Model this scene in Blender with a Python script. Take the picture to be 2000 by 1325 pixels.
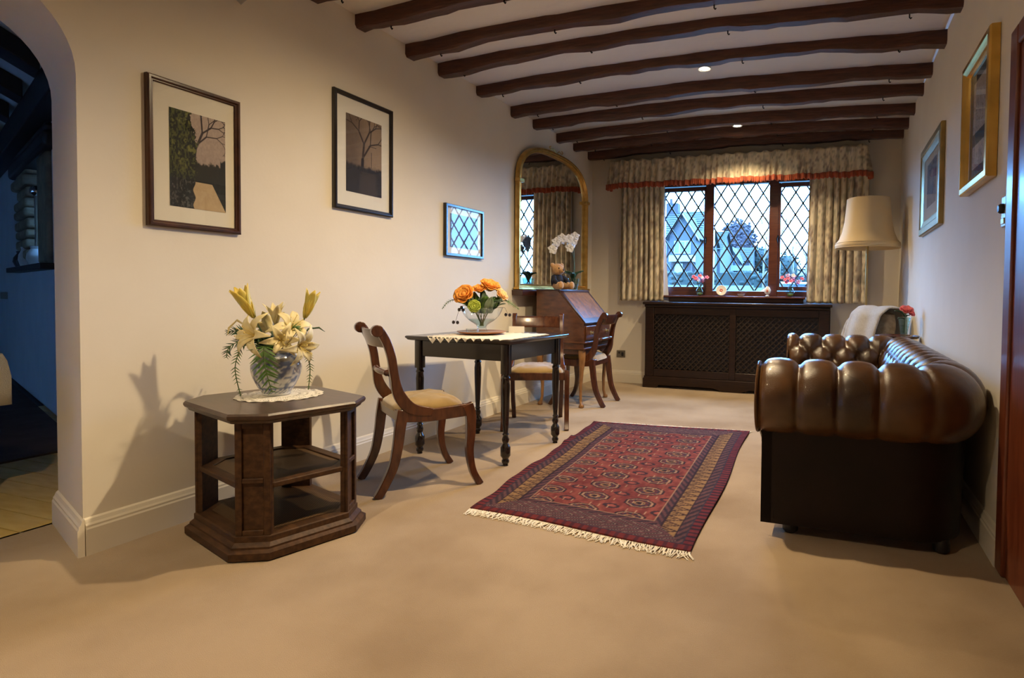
import bpy, math, random
import numpy as np
from mathutils import Vector, Matrix
random.seed(7)
rs = np.random.RandomState(11)
for o in list(bpy.data.objects):
    bpy.data.objects.remove(o, do_unlink=True)
SC = bpy.context.scene
COL = SC.collection
PI = math.pi
# ---------------------------------------------------------------- room frame (metres): x right, y towards the window, z up
XL, XR, YF = -2.80, 0.654, 6.79
CAMZ = 1.07
# ---------------------------------------------------------------- camera
cam = bpy.data.cameras.new('camera')
cam.sensor_width = 36.0; cam.sensor_fit = 'HORIZONTAL'
cam.lens = 1161.44 / 2000 * 36
cam.shift_x = -0.110; cam.shift_y = -0.0259
cam.clip_start = 0.02; cam.clip_end = 400
cam_o = bpy.data.objects.new('camera', cam); COL.objects.link(cam_o)
_R = ((0.94436953, 0.32865748, 0.01226578), (-0.328167, 0.94411382, -0.03091127), (-0.02173951, 0.02516644, 0.99944687))
cam_o.matrix_world = Matrix(((_R[0][0], _R[2][0], -_R[1][0], 0), (_R[0][1], _R[2][1], -_R[1][1], 0),
                             (_R[0][2], _R[2][2], -_R[1][2], CAMZ), (0, 0, 0, 1)))
SC.camera = cam_o
# ---------------------------------------------------------------- sky, exposure
w = bpy.data.worlds.new('dusk_sky'); SC.world = w; w.use_nodes = True
bg = w.node_tree.nodes['Background']
bg.inputs['Color'].default_value = (0.17, 0.45, 1.0, 1); bg.inputs['Strength'].default_value = 42.0
SC.view_settings.view_transform = 'Standard'; SC.view_settings.look = 'None'
SC.view_settings.gamma = 1.0; SC.view_settings.use_curve_mapping = False
SC.view_settings.exposure = 0.18
SC.cycles.use_denoising = True
SC.cycles.max_bounces = 10; SC.cycles.diffuse_bounces = 5; SC.cycles.transparent_max_bounces = 24
SC.cycles.sample_clamp_indirect = 6.0; SC.cycles.caustics_reflective = False; SC.cycles.caustics_refractive = False
WARM = (1.0, 0.76, 0.45)
LAMP_W = 255.0
# the window is where the daylight enters: a portal guides the sky's light through it
pl_ = bpy.data.lights.new('window_portal', 'AREA'); pl_.shape = 'RECTANGLE'; pl_.size = 1.95; pl_.size_y = 1.25
pl_.cycles.is_portal = True
po = bpy.data.objects.new('window_portal', pl_); COL.objects.link(po)
po.location = (-0.98, YF + 0.2, 1.72); po.rotation_euler = (-PI / 2, 0, 0)

# ================================================================= helpers
def lin(c):
    c = np.asarray(c, float)
    return np.where(c <= 0.04045, c / 12.92, ((c + 0.055) / 1.055) ** 2.4)
def S(r, g, b):            # sRGB 0-255 -> linear
    return tuple(float(v) for v in lin(np.array([r, g, b]) / 255.0))

MATS = {}
def M(name, col, rough=0.5, metal=0.0, col2=None, vscale=6.0, stretch=(1, 1, 1), bump=0.0, bscale=60.0, coat=0.0,
      spec=0.5, sheen=0.0, detail=4.0, trans=0.0, lo=0.35, hi=0.65):
    m = bpy.data.materials.new(name); m.use_nodes = True
    nt = m.node_tree; b = nt.nodes['Principled BSDF']
    b.inputs['Base Color'].default_value = (*col, 1); b.inputs['Roughness'].default_value = rough
    b.inputs['Metallic'].default_value = metal; b.inputs['Specular IOR Level'].default_value = spec
    b.inputs['Coat Weight'].default_value = coat; b.inputs['Coat Roughness'].default_value = 0.12
    b.inputs['Sheen Weight'].default_value = sheen
    if trans: b.inputs['Transmission Weight'].default_value = trans
    tc = nt.nodes.new('ShaderNodeTexCoord'); mp = nt.nodes.new('ShaderNodeMapping')
    mp.inputs['Scale'].default_value = stretch
    nt.links.new(tc.outputs['Object'], mp.inputs['Vector'])
    if col2 is not None:
        n = nt.nodes.new('ShaderNodeTexNoise'); n.inputs['Scale'].default_value = vscale; n.inputs['Detail'].default_value = detail
        r = nt.nodes.new('ShaderNodeValToRGB'); r.color_ramp.elements[0].color = (*col, 1); r.color_ramp.elements[1].color = (*col2, 1)
        r.color_ramp.elements[0].position = lo; r.color_ramp.elements[1].position = hi
        nt.links.new(mp.outputs['Vector'], n.inputs['Vector']); nt.links.new(n.outputs['Fac'], r.inputs['Fac'])
        nt.links.new(r.outputs['Color'], b.inputs['Base Color'])
    if bump:
        n2 = nt.nodes.new('ShaderNodeTexNoise'); n2.inputs['Scale'].default_value = bscale; n2.inputs['Detail'].default_value = 3
        bp = nt.nodes.new('ShaderNodeBump'); bp.inputs['Strength'].default_value = bump; bp.inputs['Distance'].default_value = 0.01
        nt.links.new(mp.outputs['Vector'], n2.inputs['Vector']); nt.links.new(n2.outputs['Fac'], bp.inputs['Height'])
        nt.links.new(bp.outputs['Normal'], b.inputs['Normal'])
    MATS[name] = m
    return m
def MATTR(name, rough=0.6, coat=0.0, spec=0.3, bump=0.0, bscale=300):
    m = M(name, (0.5, 0.5, 0.5), rough, spec=spec, coat=coat, bump=bump, bscale=bscale)
    a = m.node_tree.nodes.new('ShaderNodeAttribute'); a.attribute_name = 'Col'
    m.node_tree.links.new(a.outputs['Color'], m.node_tree.nodes['Principled BSDF'].inputs['Base Color'])
    return m
def MGLASS(name, tint=(1, 1, 1), ior=1.5, rough=0.0, extra=0.0):
    m = bpy.data.materials.new(name); m.use_nodes = True; nt = m.node_tree
    nt.nodes.remove(nt.nodes['Principled BSDF']); out = nt.nodes['Material Output']
    t = nt.nodes.new('ShaderNodeBsdfTransparent'); t.inputs['Color'].default_value = (*tint, 1)
    g = nt.nodes.new('ShaderNodeBsdfGlossy'); g.inputs['Roughness'].default_value = rough
    lw = nt.nodes.new('ShaderNodeLayerWeight'); lw.inputs['Blend'].default_value = 0.5
    pw = nt.nodes.new('ShaderNodeMath'); pw.operation = 'POWER'; pw.inputs[1].default_value = 5.0
    f = nt.nodes.new('ShaderNodeMath'); f.operation = 'MULTIPLY_ADD'; f.use_clamp = True
    f.inputs[1].default_value = 0.95; f.inputs[2].default_value = 0.045 + extra
    nt.links.new(lw.outputs['Facing'], pw.inputs[0]); nt.links.new(pw.outputs[0], f.inputs[0])
    mx = nt.nodes.new('ShaderNodeMixShader'); nt.links.new(f.outputs[0], mx.inputs[0])
    nt.links.new(t.outputs[0], mx.inputs[1]); nt.links.new(g.outputs[0], mx.inputs[2]); nt.links.new(mx.outputs[0], out.inputs['Surface'])
    MATS[name] = m
    return m
def MEMIT(name, col, s):
    m = bpy.data.materials.new(name); m.use_nodes = True; b = m.node_tree.nodes['Principled BSDF']
    b.inputs['Base Color'].default_value = (*col, 1); b.inputs['Emission Color'].default_value = (*col, 1); b.inputs['Emission Strength'].default_value = s
    MATS[name] = m
    return m

class MB:
    """collects shapes of ONE part"""
    def __init__(s): s.v = []; s.f = []; s.c = None
    def add(s, verts, faces):
        o = len(s.v); s.v.extend([tuple(map(float, p)) for p in verts]); s.f.extend([tuple(i + o for i in q) for q in faces]); return s
    def box(s, x0, x1, y0, y1, z0, z1):
        return s.add([(x0, y0, z0), (x1, y0, z0), (x1, y1, z0), (x0, y1, z0), (x0, y0, z1), (x1, y0, z1), (x1, y1, z1), (x0, y1, z1)],
                     [(0, 3, 2, 1), (4, 5, 6, 7), (0, 1, 5, 4), (1, 2, 6, 5), (2, 3, 7, 6), (3, 0, 4, 7)])
    def prism(s, poly, a0, a1, axis='z'):
        n = len(poly)
        def P(p, a):
            return {'z': (p[0], p[1], a), 'y': (p[0], a, p[1]), 'x': (a, p[0], p[1])}[axis]
        vs = [P(p, a0) for p in poly] + [P(p, a1) for p in poly]
        fs = [tuple(range(n))[::-1], tuple(range(n, 2 * n))] + [(i, (i + 1) % n, n + (i + 1) % n, n + i) for i in range(n)]
        return s.add(vs, fs)
    def tube(s, pts, rad, n=8, cap=True, sx=1.0):
        pts = [Vector(p) for p in pts]; k = len(pts)
        if not hasattr(rad, '__len__'): rad = [rad] * k
        t = []
        for i in range(k):
            d = pts[min(i + 1, k - 1)] - pts[max(i - 1, 0)]
            t.append(d.normalized() if d.length > 1e-9 else Vector((0, 0, 1)))
        up = Vector((0, 0, 1)) if abs(t[0].z) < 0.9 else Vector((1, 0, 0))
        a = t[0].cross(up).normalized(); vs = []
        for i in range(k):
            a = (a - t[i] * a.dot(t[i])); a = a.normalized() if a.length > 1e-9 else Vector((1, 0, 0)); b = t[i].cross(a)
            for j in range(n):
                q = 2 * PI * j / n
                vs.append(pts[i] + a * (math.cos(q) * rad[i] * sx) + b * (math.sin(q) * rad[i]))
        fs = [(i * n + j, i * n + (j + 1) % n, (i + 1) * n + (j + 1) % n, (i + 1) * n + j) for i in range(k - 1) for j in range(n)]
        if cap: fs += [tuple(range(n))[::-1], tuple(range((k - 1) * n, k * n))]
        return s.add(vs, fs)
    def lathe(s, prof, n=24, c=(0, 0, 0), cap=True, wob=None):
        vs = []; k = len(prof)
        for i, (r, z) in enumerate(prof):
            for j in range(n):
                q = 2 * PI * j / n; rr = r * (wob(q, z) if wob else 1)
                vs.append((c[0] + rr * math.cos(q), c[1] + rr * math.sin(q), c[2] + z))
        fs = [(i * n + j, i * n + (j + 1) % n, (i + 1) * n + (j + 1) % n, (i + 1) * n + j) for i in range(k - 1) for j in range(n)]
        if cap: fs += [tuple(range(n))[::-1], tuple(range((k - 1) * n, k * n))]
        return s.add(vs, fs)
    def grid(s, fn, nu, nv, cu=False):
        vs = [fn(i / (nu if cu else nu - 1), j / (nv - 1)) for i in range(nu) for j in range(nv)]
        fs = []
        for i in range(nu if cu else nu - 1):
            for j in range(nv - 1):
                a, b = i * nv, ((i + 1) % nu) * nv
                fs.append((a + j, b + j, b + j + 1, a + j + 1))
        return s.add(vs, fs)
    def ball(s, c, r, n=10, m=7):
        if not hasattr(r, '__len__'): r = (r, r, r)
        prof = [(max(math.sin(PI * i / m), 0.02), -math.cos(PI * i / m)) for i in range(m + 1)]
        vs = []
        for rr, z in prof:
            for j in range(n):
                q = 2 * PI * j / n; vs.append((c[0] + r[0] * rr * math.cos(q), c[1] + r[1] * rr * math.sin(q), c[2] + r[2] * z))
        fs = [(i * n + j, i * n + (j + 1) % n, (i + 1) * n + (j + 1) % n, (i + 1) * n + j) for i in range(m) for j in range(n)]
        return s.add(vs, fs)
    def xf(s, mat):
        s.v = [tuple(mat @ Vector(p)) for p in s.v]; return s
    def solid(s, t):      # thicken an open sheet along -normal approx: duplicate shifted faces are made by the solidify modifier instead
        s.thick = t; return s

def tag(o, label=None, cat=None, group=None, kind=None):
    if label: o['label'] = label
    if cat: o['category'] = cat
    if group: o['group'] = group
    if kind: o['kind'] = kind
    return o
def obj(name, mb, mat, parent=None, smooth=True, bevel=0.0, sub=0, solid=0.0, angle=38, loc=None, rot=None, seg=2):
    me = bpy.data.meshes.new(name); me.from_pydata(mb.v, [], mb.f); me.update()
    if mb.c is not None:
        at = me.color_attributes.new('Col', 'FLOAT_COLOR', 'POINT')
        at.data.foreach_set('color', np.hstack([np.asarray(mb.c, float), np.ones((len(mb.c), 1))]).astype(np.float32).ravel())
    if smooth:
        me.polygons.foreach_set('use_smooth', [True] * len(me.polygons)); me.set_sharp_from_angle(angle=math.radians(angle))
    me.materials.append(MATS[mat] if isinstance(mat, str) else mat)
    o = bpy.data.objects.new(name, me); COL.objects.link(o)
    if parent: o.parent = parent
    if loc is not None: o.location = loc
    if rot is not None: o.rotation_euler = rot
    if solid:
        md = o.modifiers.new('solid', 'SOLIDIFY'); md.thickness = solid; md.offset = 0
    if bevel:
        md = o.modifiers.new('bevel', 'BEVEL'); md.width = bevel; md.segments = seg; md.limit_method = 'ANGLE'; md.angle_limit = math.radians(40)
    if sub:
        md = o.modifiers.new('sub', 'SUBSURF'); md.levels = sub; md.render_levels = sub
    return o
def thing(name, label, cat, loc=(0, 0, 0), rz=0.0, group=None):
    o = bpy.data.objects.new(name, None); COL.objects.link(o); o.location = loc; o.rotation_euler = (0, 0, rz); o.empty_display_size = 0.1
    return tag(o, label, cat, group)
def struct(name, mb, mat, label=None, parent=None, **k):
    o = obj(name, mb, mat, parent, **k)
    if parent is None:
        o['kind'] = 'structure'
        if label: o['label'] = label
    return o
def link_copy(o, parent=None, loc=None, rot=None):
    c = o.copy(); COL.objects.link(c); c.parent = parent
    if loc is not None: c.location = loc
    if rot is not None: c.rotation_euler = rot
    return c
def copy_tree(o, parent=None):
    c = link_copy(o, parent)
    for ch in list(o.children): copy_tree(ch, c)
    return c
def smoothstep(a, b, x):
    t = np.clip((x - a) / (b - a + 1e-12), 0, 1); return t * t * (3 - 2 * t)
def vnoise(u, v, n, seed=0):
    """cheap value noise for flat prints"""
    r = np.random.RandomState(seed).rand(n + 2, n + 2)
    x, y = np.clip(u, 0, 0.9999) * n, np.clip(v, 0, 0.9999) * n
    i, j = x.astype(int), y.astype(int); fx, fy = x - i, y - j
    fx, fy = fx * fx * (3 - 2 * fx), fy * fy * (3 - 2 * fy)
    return (r[i, j] * (1 - fx) + r[i + 1, j] * fx) * (1 - fy) + (r[i, j + 1] * (1 - fx) + r[i + 1, j + 1] * fx) * fy
def fbm(u, v, n, seed=0):
    return 0.5 * vnoise(u, v, n, seed) + 0.3 * vnoise(u, v, n * 2, seed + 1) + 0.2 * vnoise(u, v, n * 4, seed + 2)
def mix(a, b, t):
    t = np.asarray(t)[..., None]; return np.asarray(a) * (1 - t) + np.asarray(b) * t

# ================================================================= materials
M('wall_paint', (0.80, 0.745, 0.64), 0.85, col2=(0.77, 0.71, 0.60), vscale=2.2, bump=0.05, bscale=45, spec=0.2)
M('ceiling_paint', (0.80, 0.76, 0.69), 0.9, bump=0.35, bscale=14, spec=0.15)
M('skirting_paint', (0.80, 0.74, 0.62), 0.45, spec=0.4)
M('carpet', (0.31, 0.205, 0.105), 0.97, col2=(0.46, 0.335, 0.205), vscale=1.5, bump=0.7, bscale=420, spec=0.1, sheen=0.3, detail=10, lo=0.34, hi=0.62)
M('beam_wood', (0.050, 0.016, 0.009), 0.42, col2=(0.095, 0.030, 0.016), vscale=5, stretch=(1.2, 9, 9), bump=0.5, bscale=9, spec=0.5)
M('dark_oak', (0.014, 0.0065, 0.004), 0.36, col2=(0.030, 0.013, 0.007), vscale=7, stretch=(1.2, 12, 12), coat=0.08, spec=0.35)
M('lattice_wood', (0.030, 0.020, 0.015), 0.5, spec=0.3)
M('table_black', (0.008, 0.005, 0.0045), 0.24, col2=(0.016, 0.009, 0.007), vscale=7, stretch=(3, 9, 3), coat=0.35)
M('endtable_wood', (0.036, 0.015, 0.006), 0.55, col2=(0.075, 0.034, 0.013), vscale=5, stretch=(2, 10, 10), spec=0.3)
M('endtable_top', (0.035, 0.017, 0.010), 0.33, col2=(0.060, 0.030, 0.018), vscale=5, stretch=(2, 10, 4), coat=0.2)
M('mahogany', (0.050, 0.015, 0.007), 0.27, col2=(0.100, 0.031, 0.012), vscale=6, stretch=(6, 6, 1.6), coat=0.35)
M('bureau_wood', (0.070, 0.024, 0.010), 0.30, col2=(0.130, 0.048, 0.019), vscale=4, stretch=(3, 2, 8), coat=0.35)
M('bureau_edge', (0.045, 0.014, 0.008), 0.28, coat=0.4)
M('burr_veneer', (0.17, 0.065, 0.026), 0.25, col2=(0.30, 0.13, 0.055), vscale=9, coat=0.5)
M('pale_leg_wood', (0.22, 0.105, 0.035), 0.35, col2=(0.32, 0.16, 0.06), vscale=8, stretch=(8, 8, 1.5), coat=0.2)
M('velvet', (0.24, 0.155, 0.052), 0.9, col2=(0.35, 0.235, 0.09), vscale=7, sheen=0.8, spec=0.1, bump=0.15, bscale=300)
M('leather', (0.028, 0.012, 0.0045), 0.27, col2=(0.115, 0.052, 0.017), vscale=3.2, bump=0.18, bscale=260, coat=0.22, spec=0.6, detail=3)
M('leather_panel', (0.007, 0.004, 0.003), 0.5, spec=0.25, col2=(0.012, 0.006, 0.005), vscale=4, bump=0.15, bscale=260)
M('black_part', (0.012, 0.010, 0.010), 0.4)
M('gilt', (0.72, 0.46, 0.13), 0.30, metal=0.85, col2=(0.52, 0.31, 0.08), vscale=14)
M('gold_frame', (0.80, 0.50, 0.12), 0.26, metal=0.85, col2=(0.62, 0.37, 0.08), vscale=10)
M('olive_gilt', (0.40, 0.29, 0.10), 0.35, metal=0.6, col2=(0.30, 0.21, 0.07), vscale=10)
M('frame_brown', (0.040, 0.014, 0.007), 0.28, coat=0.3, col2=(0.075, 0.027, 0.012), vscale=12)
M('frame_black', (0.016, 0.012, 0.010), 0.25, coat=0.3)
M('mount_cream', (0.80, 0.74, 0.60), 0.8)
M('mount_white', (0.80, 0.78, 0.73), 0.8)
M('mount_slate', (0.035, 0.055, 0.055), 0.8)
M('mount_gold', (0.33, 0.26, 0.11), 0.6)
MATTR('print_ink', 0.7)
MATTR('rug_wool', 0.95, spec=0.08, bump=0.4, bscale=500)
MATTR('delft', 0.12, coat=0.6, spec=0.5)
MATTR('curtain_cloth', 0.9, spec=0.1, bump=0.15, bscale=400)
MGLASS('picture_glass', (0.985, 0.99, 0.985), 1.5)
MGLASS('window_glass', (0.96, 0.985, 0.99), 1.45)
MGLASS('clear_glass', (0.93, 0.96, 0.965), 1.5, extra=0.04)
MGLASS('vase_glass', (0.80, 0.92, 0.90), 1.5, extra=0.05)
M('mirror_silver', (0.93, 0.94, 0.94), 0.01, metal=1.0)
M('window_wood', (0.075, 0.022, 0.014), 0.35, col2=(0.11, 0.034, 0.020), vscale=8, stretch=(1, 1, 8), coat=0.2)
M('door_wood', (0.13, 0.030, 0.014), 0.32, col2=(0.20, 0.052, 0.022), vscale=5, stretch=(8, 8, 1), coat=0.25)
M('lead', (0.05, 0.055, 0.06), 0.5, metal=0.4)
M('iron', (0.012, 0.012, 0.013), 0.5, metal=0.5)
M('lining', (0.72, 0.74, 0.80), 0.9)
M('frill_red', (0.34, 0.060, 0.022), 0.85, col2=(0.46, 0.10, 0.035), vscale=20, sheen=0.2)
M('shade_cloth', (0.72, 0.55, 0.30), 0.85, sheen=0.2, bump=0.1, bscale=300)
M('brass', (0.50, 0.36, 0.15), 0.33, metal=0.8)
M('throw_knit', (0.55, 0.49, 0.40), 0.95, col2=(0.70, 0.65, 0.56), vscale=30, stretch=(2, 14, 2), bump=0.8, bscale=90)
M('pale_upholstery', (0.55, 0.55, 0.55), 0.9, col2=(0.63, 0.62, 0.60), vscale=12)
M('chair_check', (0.28, 0.215, 0.135), 0.9, col2=(0.40, 0.32, 0.21), vscale=24)
M('lace', (0.82, 0.77, 0.68), 0.9, bump=0.6, bscale=180)
M('lace_white', (0.86, 0.82, 0.73), 0.9, bump=0.6, bscale=220)
M('lily_cream', (0.74, 0.62, 0.28), 0.55, col2=(0.80, 0.74, 0.50), vscale=14)
M('lily_yellow', (0.80, 0.60, 0.10), 0.5, col2=(0.66, 0.58, 0.14), vscale=16)
M('leaf_green', (0.055, 0.135, 0.022), 0.5, col2=(0.10, 0.22, 0.035), vscale=15)
M('leaf_dark', (0.018, 0.055, 0.020), 0.45, col2=(0.035, 0.085, 0.030), vscale=15)
M('leaf_grey', (0.13, 0.19, 0.13), 0.6, col2=(0.20, 0.27, 0.17), vscale=15)
M('leaf_lime', (0.30, 0.40, 0.035), 0.55, col2=(0.44, 0.50, 0.07), vscale=22)
M('stem_green', (0.08, 0.13, 0.03), 0.5)
M('stem_brown', (0.10, 0.06, 0.03), 0.6)
M('rose_orange', (0.80, 0.27, 0.030), 0.6, col2=(0.86, 0.42, 0.075), vscale=25)
M('rose_peach', (0.82, 0.50, 0.20), 0.6)
M('rose_coral', (0.78, 0.10, 0.10), 0.6, col2=(0.85, 0.20, 0.18), vscale=30)
M('pink_petal', (0.80, 0.13, 0.24), 0.6, col2=(0.86, 0.30, 0.40), vscale=30)
M('lilac_petal', (0.60, 0.42, 0.70), 0.6)
M('orchid_white', (0.88, 0.88, 0.88), 0.5)
M('orchid_lip', (0.75, 0.60, 0.20), 0.5)
M('berry', (0.012, 0.006, 0.010), 0.2, coat=0.5)
M('plate_wood', (0.32, 0.12, 0.040), 0.3, col2=(0.40, 0.165, 0.06), vscale=5, stretch=(2, 10, 2), coat=0.3)
M('white_china', (0.85, 0.84, 0.82), 0.15, coat=0.5)
M('china_red', (0.60, 0.18, 0.15), 0.2, coat=0.5)
M('bear_fur', (0.46, 0.24, 0.085), 0.95, col2=(0.58, 0.33, 0.14), vscale=40, bump=0.9, bscale=160, sheen=0.5)
M('bear_jumper', (0.014, 0.016, 0.030), 0.95, bump=0.6, bscale=140)
M('switch_plate', (0.55, 0.56, 0.57), 0.35, metal=0.3)
M('socket_brown', (0.20, 0.17, 0.12), 0.35, metal=0.5)
M('chrome', (0.75, 0.75, 0.75), 0.15, metal=1.0)
M('white_plastic', (0.80, 0.80, 0.78), 0.35)
MEMIT('bulb', (1.0, 0.90, 0.70), 60.0)
# ================================================================= the setting
YB = [2.69, 3.05, 3.50, 3.86, 4.36, 4.92, 5.35, 5.87, 6.31, 6.735]     # far edge of each ceiling beam
ZC = 2.775
XM = (XL + XR) / 2
def arch(x): return 0.05 * max(0.0, 1 - ((x - XM) / (XR - XM)) ** 2)    # the old ceiling rises a little in the middle
YB0 = -3.0
m = MB(); m.box(-3.32, XR + 0.02, YB0, YF + 0.02, -0.06, 0.0)
struct('floor', m, 'carpet', 'beige fitted carpet over the whole room')
m = MB(); m.grid(lambda u, v: (XL - 0.6 + (XR + 0.7 - XL) * u, YB0 + (YF + 0.1 - YB0) * v, ZC + arch(XL - 0.6 + (XR + 0.7 - XL) * u)), 30, 2)
struct('ceiling', m, 'ceiling_paint', 'white plastered ceiling between dark beams', solid=0.02)

# left wall with the arched opening; its end face is splayed
def left_profile(dy):
    p = [(YF + 0.02, 0.0), (1.508 + dy, 0.0)]
    cy, cz, ry, rz = 1.508 - 0.36 + dy, 1.90, 0.36, 0.33
    for k in range(13):
        a = PI / 2 * k / 12; p.append((cy + ry * math.cos(a), cz + rz * math.sin(a)))
    cy2 = 0.10 + 0.36 + dy
    for k in range(13):
        a = PI / 2 + PI / 2 * k / 12; p.append((cy2 + ry * math.cos(a), cz + rz * math.sin(a)))
    p += [(0.10 + dy, 0.0), (YB0, 0.0), (YB0, ZC + 0.08), (YF + 0.02, ZC + 0.08)]
    return p
f0, f1 = left_profile(0.0), left_profile(0.177)
n = len(f0); m = MB()
m.add([(XL, a, b) for a, b in f0] + [(XL - 0.5, a, b) for a, b in f1],
      [tuple(range(n))[::-1], tuple(range(n, 2 * n))] + [(i, (i + 1) % n, n + (i + 1) % n, n + i) for i in range(n)])
struct('wall_left', m, 'wall_paint', 'cream plaster wall with an arched opening', angle=30)
# right wall, back wall
m = MB(); m.box(XR, XR + 0.12, YB0, YF + 0.25, 0, ZC + 0.1); struct('wall_right', m, 'wall_paint', 'cream wall behind the leather sofa', smooth=False)
m = MB(); m.box(-3.4, XR + 0.12, YB0 - 0.1, YB0, 0, ZC + 0.1); struct('wall_back', m, 'wall_paint', 'cream wall behind the viewer', smooth=False)
# far wall with the window hole
WX0, WX1, WZ0, WZ1 = -1.995, 0.035, 1.06, 2.375
m = MB()
ya, yb = YF, YF + 0.25
for x0, x1, z0, z1 in ((-3.3, WX0, 0, ZC + 0.1), (WX1, XR, 0, ZC + 0.1), (WX0, WX1, 0, WZ0), (WX0, WX1, WZ1, ZC + 0.1)):
    m.box(x0, x1, ya, yb, z0, z1)
struct('wall_far', m, 'wall_paint', 'cream end wall around the leaded window', smooth=False)

# skirting boards: one moulded profile
def skirt(name, p0, p1, nrm, label):
    prof = [(0, 0), (0.022, 0), (0.022, 0.105), (0.018, 0.112), (0.018, 0.120), (0.013, 0.128), (0.008, 0.142), (0, 0.148)]
    d = (Vector(p1) - Vector(p0)); L = d.length; d.normalize(); nn = Vector((*nrm, 0)); m = MB(); k = len(prof)
    vs = [Vector((*p0, 0)) + nn * a + Vector((0, 0, b)) for a, b in prof] + [Vector((*p1, 0)) + nn * a + Vector((0, 0, b)) for a, b in prof]
    m.add(vs, [tuple(range(k))[::-1], tuple(range(k, 2 * k))] + [(i, (i + 1) % k, k + (i + 1) % k, k + i) for i in range(k)])
    struct(name, m, 'skirting_paint', label, smooth=False)
skirt('baseboard_left', (XL, 1.508), (XL, YF), (1, 0), 'cream moulded skirting board along the picture wall')
skirt('baseboard_far', (XL + 0.02, YF), (XR, YF), (0, -1), 'cream skirting board under the window wall')
skirt('baseboard_right', (XR, 2.695), (XR, YF), (-1, 0), 'cream skirting board behind the sofa')
skirt('baseboard_arch', (XL + 0.02, 1.508 - 0.005), (XL - 0.5, 1.685), (-0.334, -0.943), 'cream skirting board wrapping into the arch')

# ceiling beams: rough hewn, each a thing of its own
def rough_beam(i, y1, wd=0.10, h=0.105):
    r = np.random.RandomState(50 + i); ns = 46; m = MB(); ph = r.rand(6) * 6.3
    amp = 1.35 if i < 5 else 0.75
    vs = []
    xa, xb = XL - 0.01, XR + 0.01
    for k in range(ns):
        x = xa + (xb - xa) * k / (ns - 1)
        s1 = 0.007 * math.sin(5.1 * x + ph[0]) + 0.005 * math.sin(11.3 * x + ph[1]) + 0.0025 * r.randn()
        s2 = 0.006 * math.sin(4.3 * x + ph[2]) + 0.004 * math.sin(13.1 * x + ph[3]) + 0.002 * r.randn()
        s3 = 0.006 * math.sin(3.7 * x + ph[4]) + 0.003 * r.randn()
        zb = 2.683 + arch(x) * amp + s1; zt = ZC + arch(x) + 0.02
        ya_, yb_ = -wd + s2, s3
        vs += [(x, ya_, zt), (x, ya_, zb + 0.018), (x, ya_ + 0.014, zb), (x, yb_ - 0.014, zb + 0.002), (x, yb_, zb + 0.018), (x, yb_, zt)]
    fs = []
    for k in range(ns - 1):
        for j in range(6):
            a, b = k * 6 + j, k * 6 + (j + 1) % 6; fs.append((a, b, b + 6, a + 6))
    fs += [tuple(range(6))[::-1], tuple(range((ns - 1) * 6, ns * 6))]
    m.add(vs, fs)
    return m
ORD = ['first', 'second', 'third', 'fourth', 'fifth', 'sixth', 'seventh', 'eighth', 'ninth', 'tenth']
hook_m = MB(); hook_m.tube([(0, 0, 0.006), (0, 0, -0.012), (0.006, 0, -0.02), (0.012, 0, -0.014)], 0.0042, 6)
hook_o = None
for i, y1 in enumerate(YB):
    o = obj('ceiling_beam', rough_beam(i, y1), 'beam_wood', loc=(0, y1, 0), angle=50)
    lab = 'rough dark brown ceiling beam, %s counted from the window' % ORD[9 - i]
    tag(o, lab, 'beam', 'dark ceiling beams')
    for hx in (-2.62 + 0.03 * (i % 3), -1.9 + 0.1 * (i % 4), -0.72 + 0.02 * i, 0.42 - 0.01 * i):
        amp = 1.35 if i < 5 else 0.75
        hl = (hx, -0.03, 2.683 + arch(hx) * amp)
        if hook_o is None:
            hook_o = obj('hook', hook_m, 'iron', o, loc=hl)
        else: link_copy(hook_o, o, hl)

# recessed ceiling lamps
def downlight(x, y, label, tilt=0.0, power=1.0):
    z = ZC + arch(x)
    t = thing('ceiling_spotlight', label, 'ceiling light', (x, y, 2.762), 0, 'ceiling spotlights')
    m = MB(); m.lathe([(0.034, 0.0), (0.048, -0.004), (0.050, 0.002), (0.034, 0.006)], 24, cap=False); obj('trim_ring', m, 'white_plastic', t)
    m = MB(); m.lathe([(0.047, 0.002), (0.047, z - 2.755)], 24, cap=False); obj('housing', m, 'white_plastic', t)
    m = MB(); m.lathe([(0.001, -0.004), (0.018, -0.003), (0.030, 0.002), (0.033, 0.008)], 20, cap=False); obj('bulb', m, 'bulb', t)
    L = bpy.data.lights.new('spotlight_beam', 'SPOT'); L.energy = LAMP_W * power; L.color = WARM; L.spot_size = math.radians(136); L.spot_blend = 0.9
    L.shadow_soft_size = 0.035
    lo = bpy.data.objects.new('spotlight_beam', L); COL.objects.link(lo); lo.parent = t; lo.location = (0, 0, -0.012); lo.rotation_euler = (0, math.radians(tilt), 0)
downlight(-0.935, 4.44, 'glowing recessed ceiling spotlight further from the window', 8, 0.7)
downlight(-0.925, 6.01, 'glowing recessed ceiling spotlight closest to the window', 0, 0.62)
downlight(-0.93, 2.80, 'glowing ceiling spotlight above the near end of the rug', 16)
downlight(-0.93, 1.20, 'glowing ceiling spotlight above the bare near carpet', 12)
downlight(-1.75, 0.15, 'unseen ceiling spotlight added to light the planks beyond the arch', 0, 0.8)  # added lamp out of view, placed to brighten the near carpet and arch planks
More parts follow.
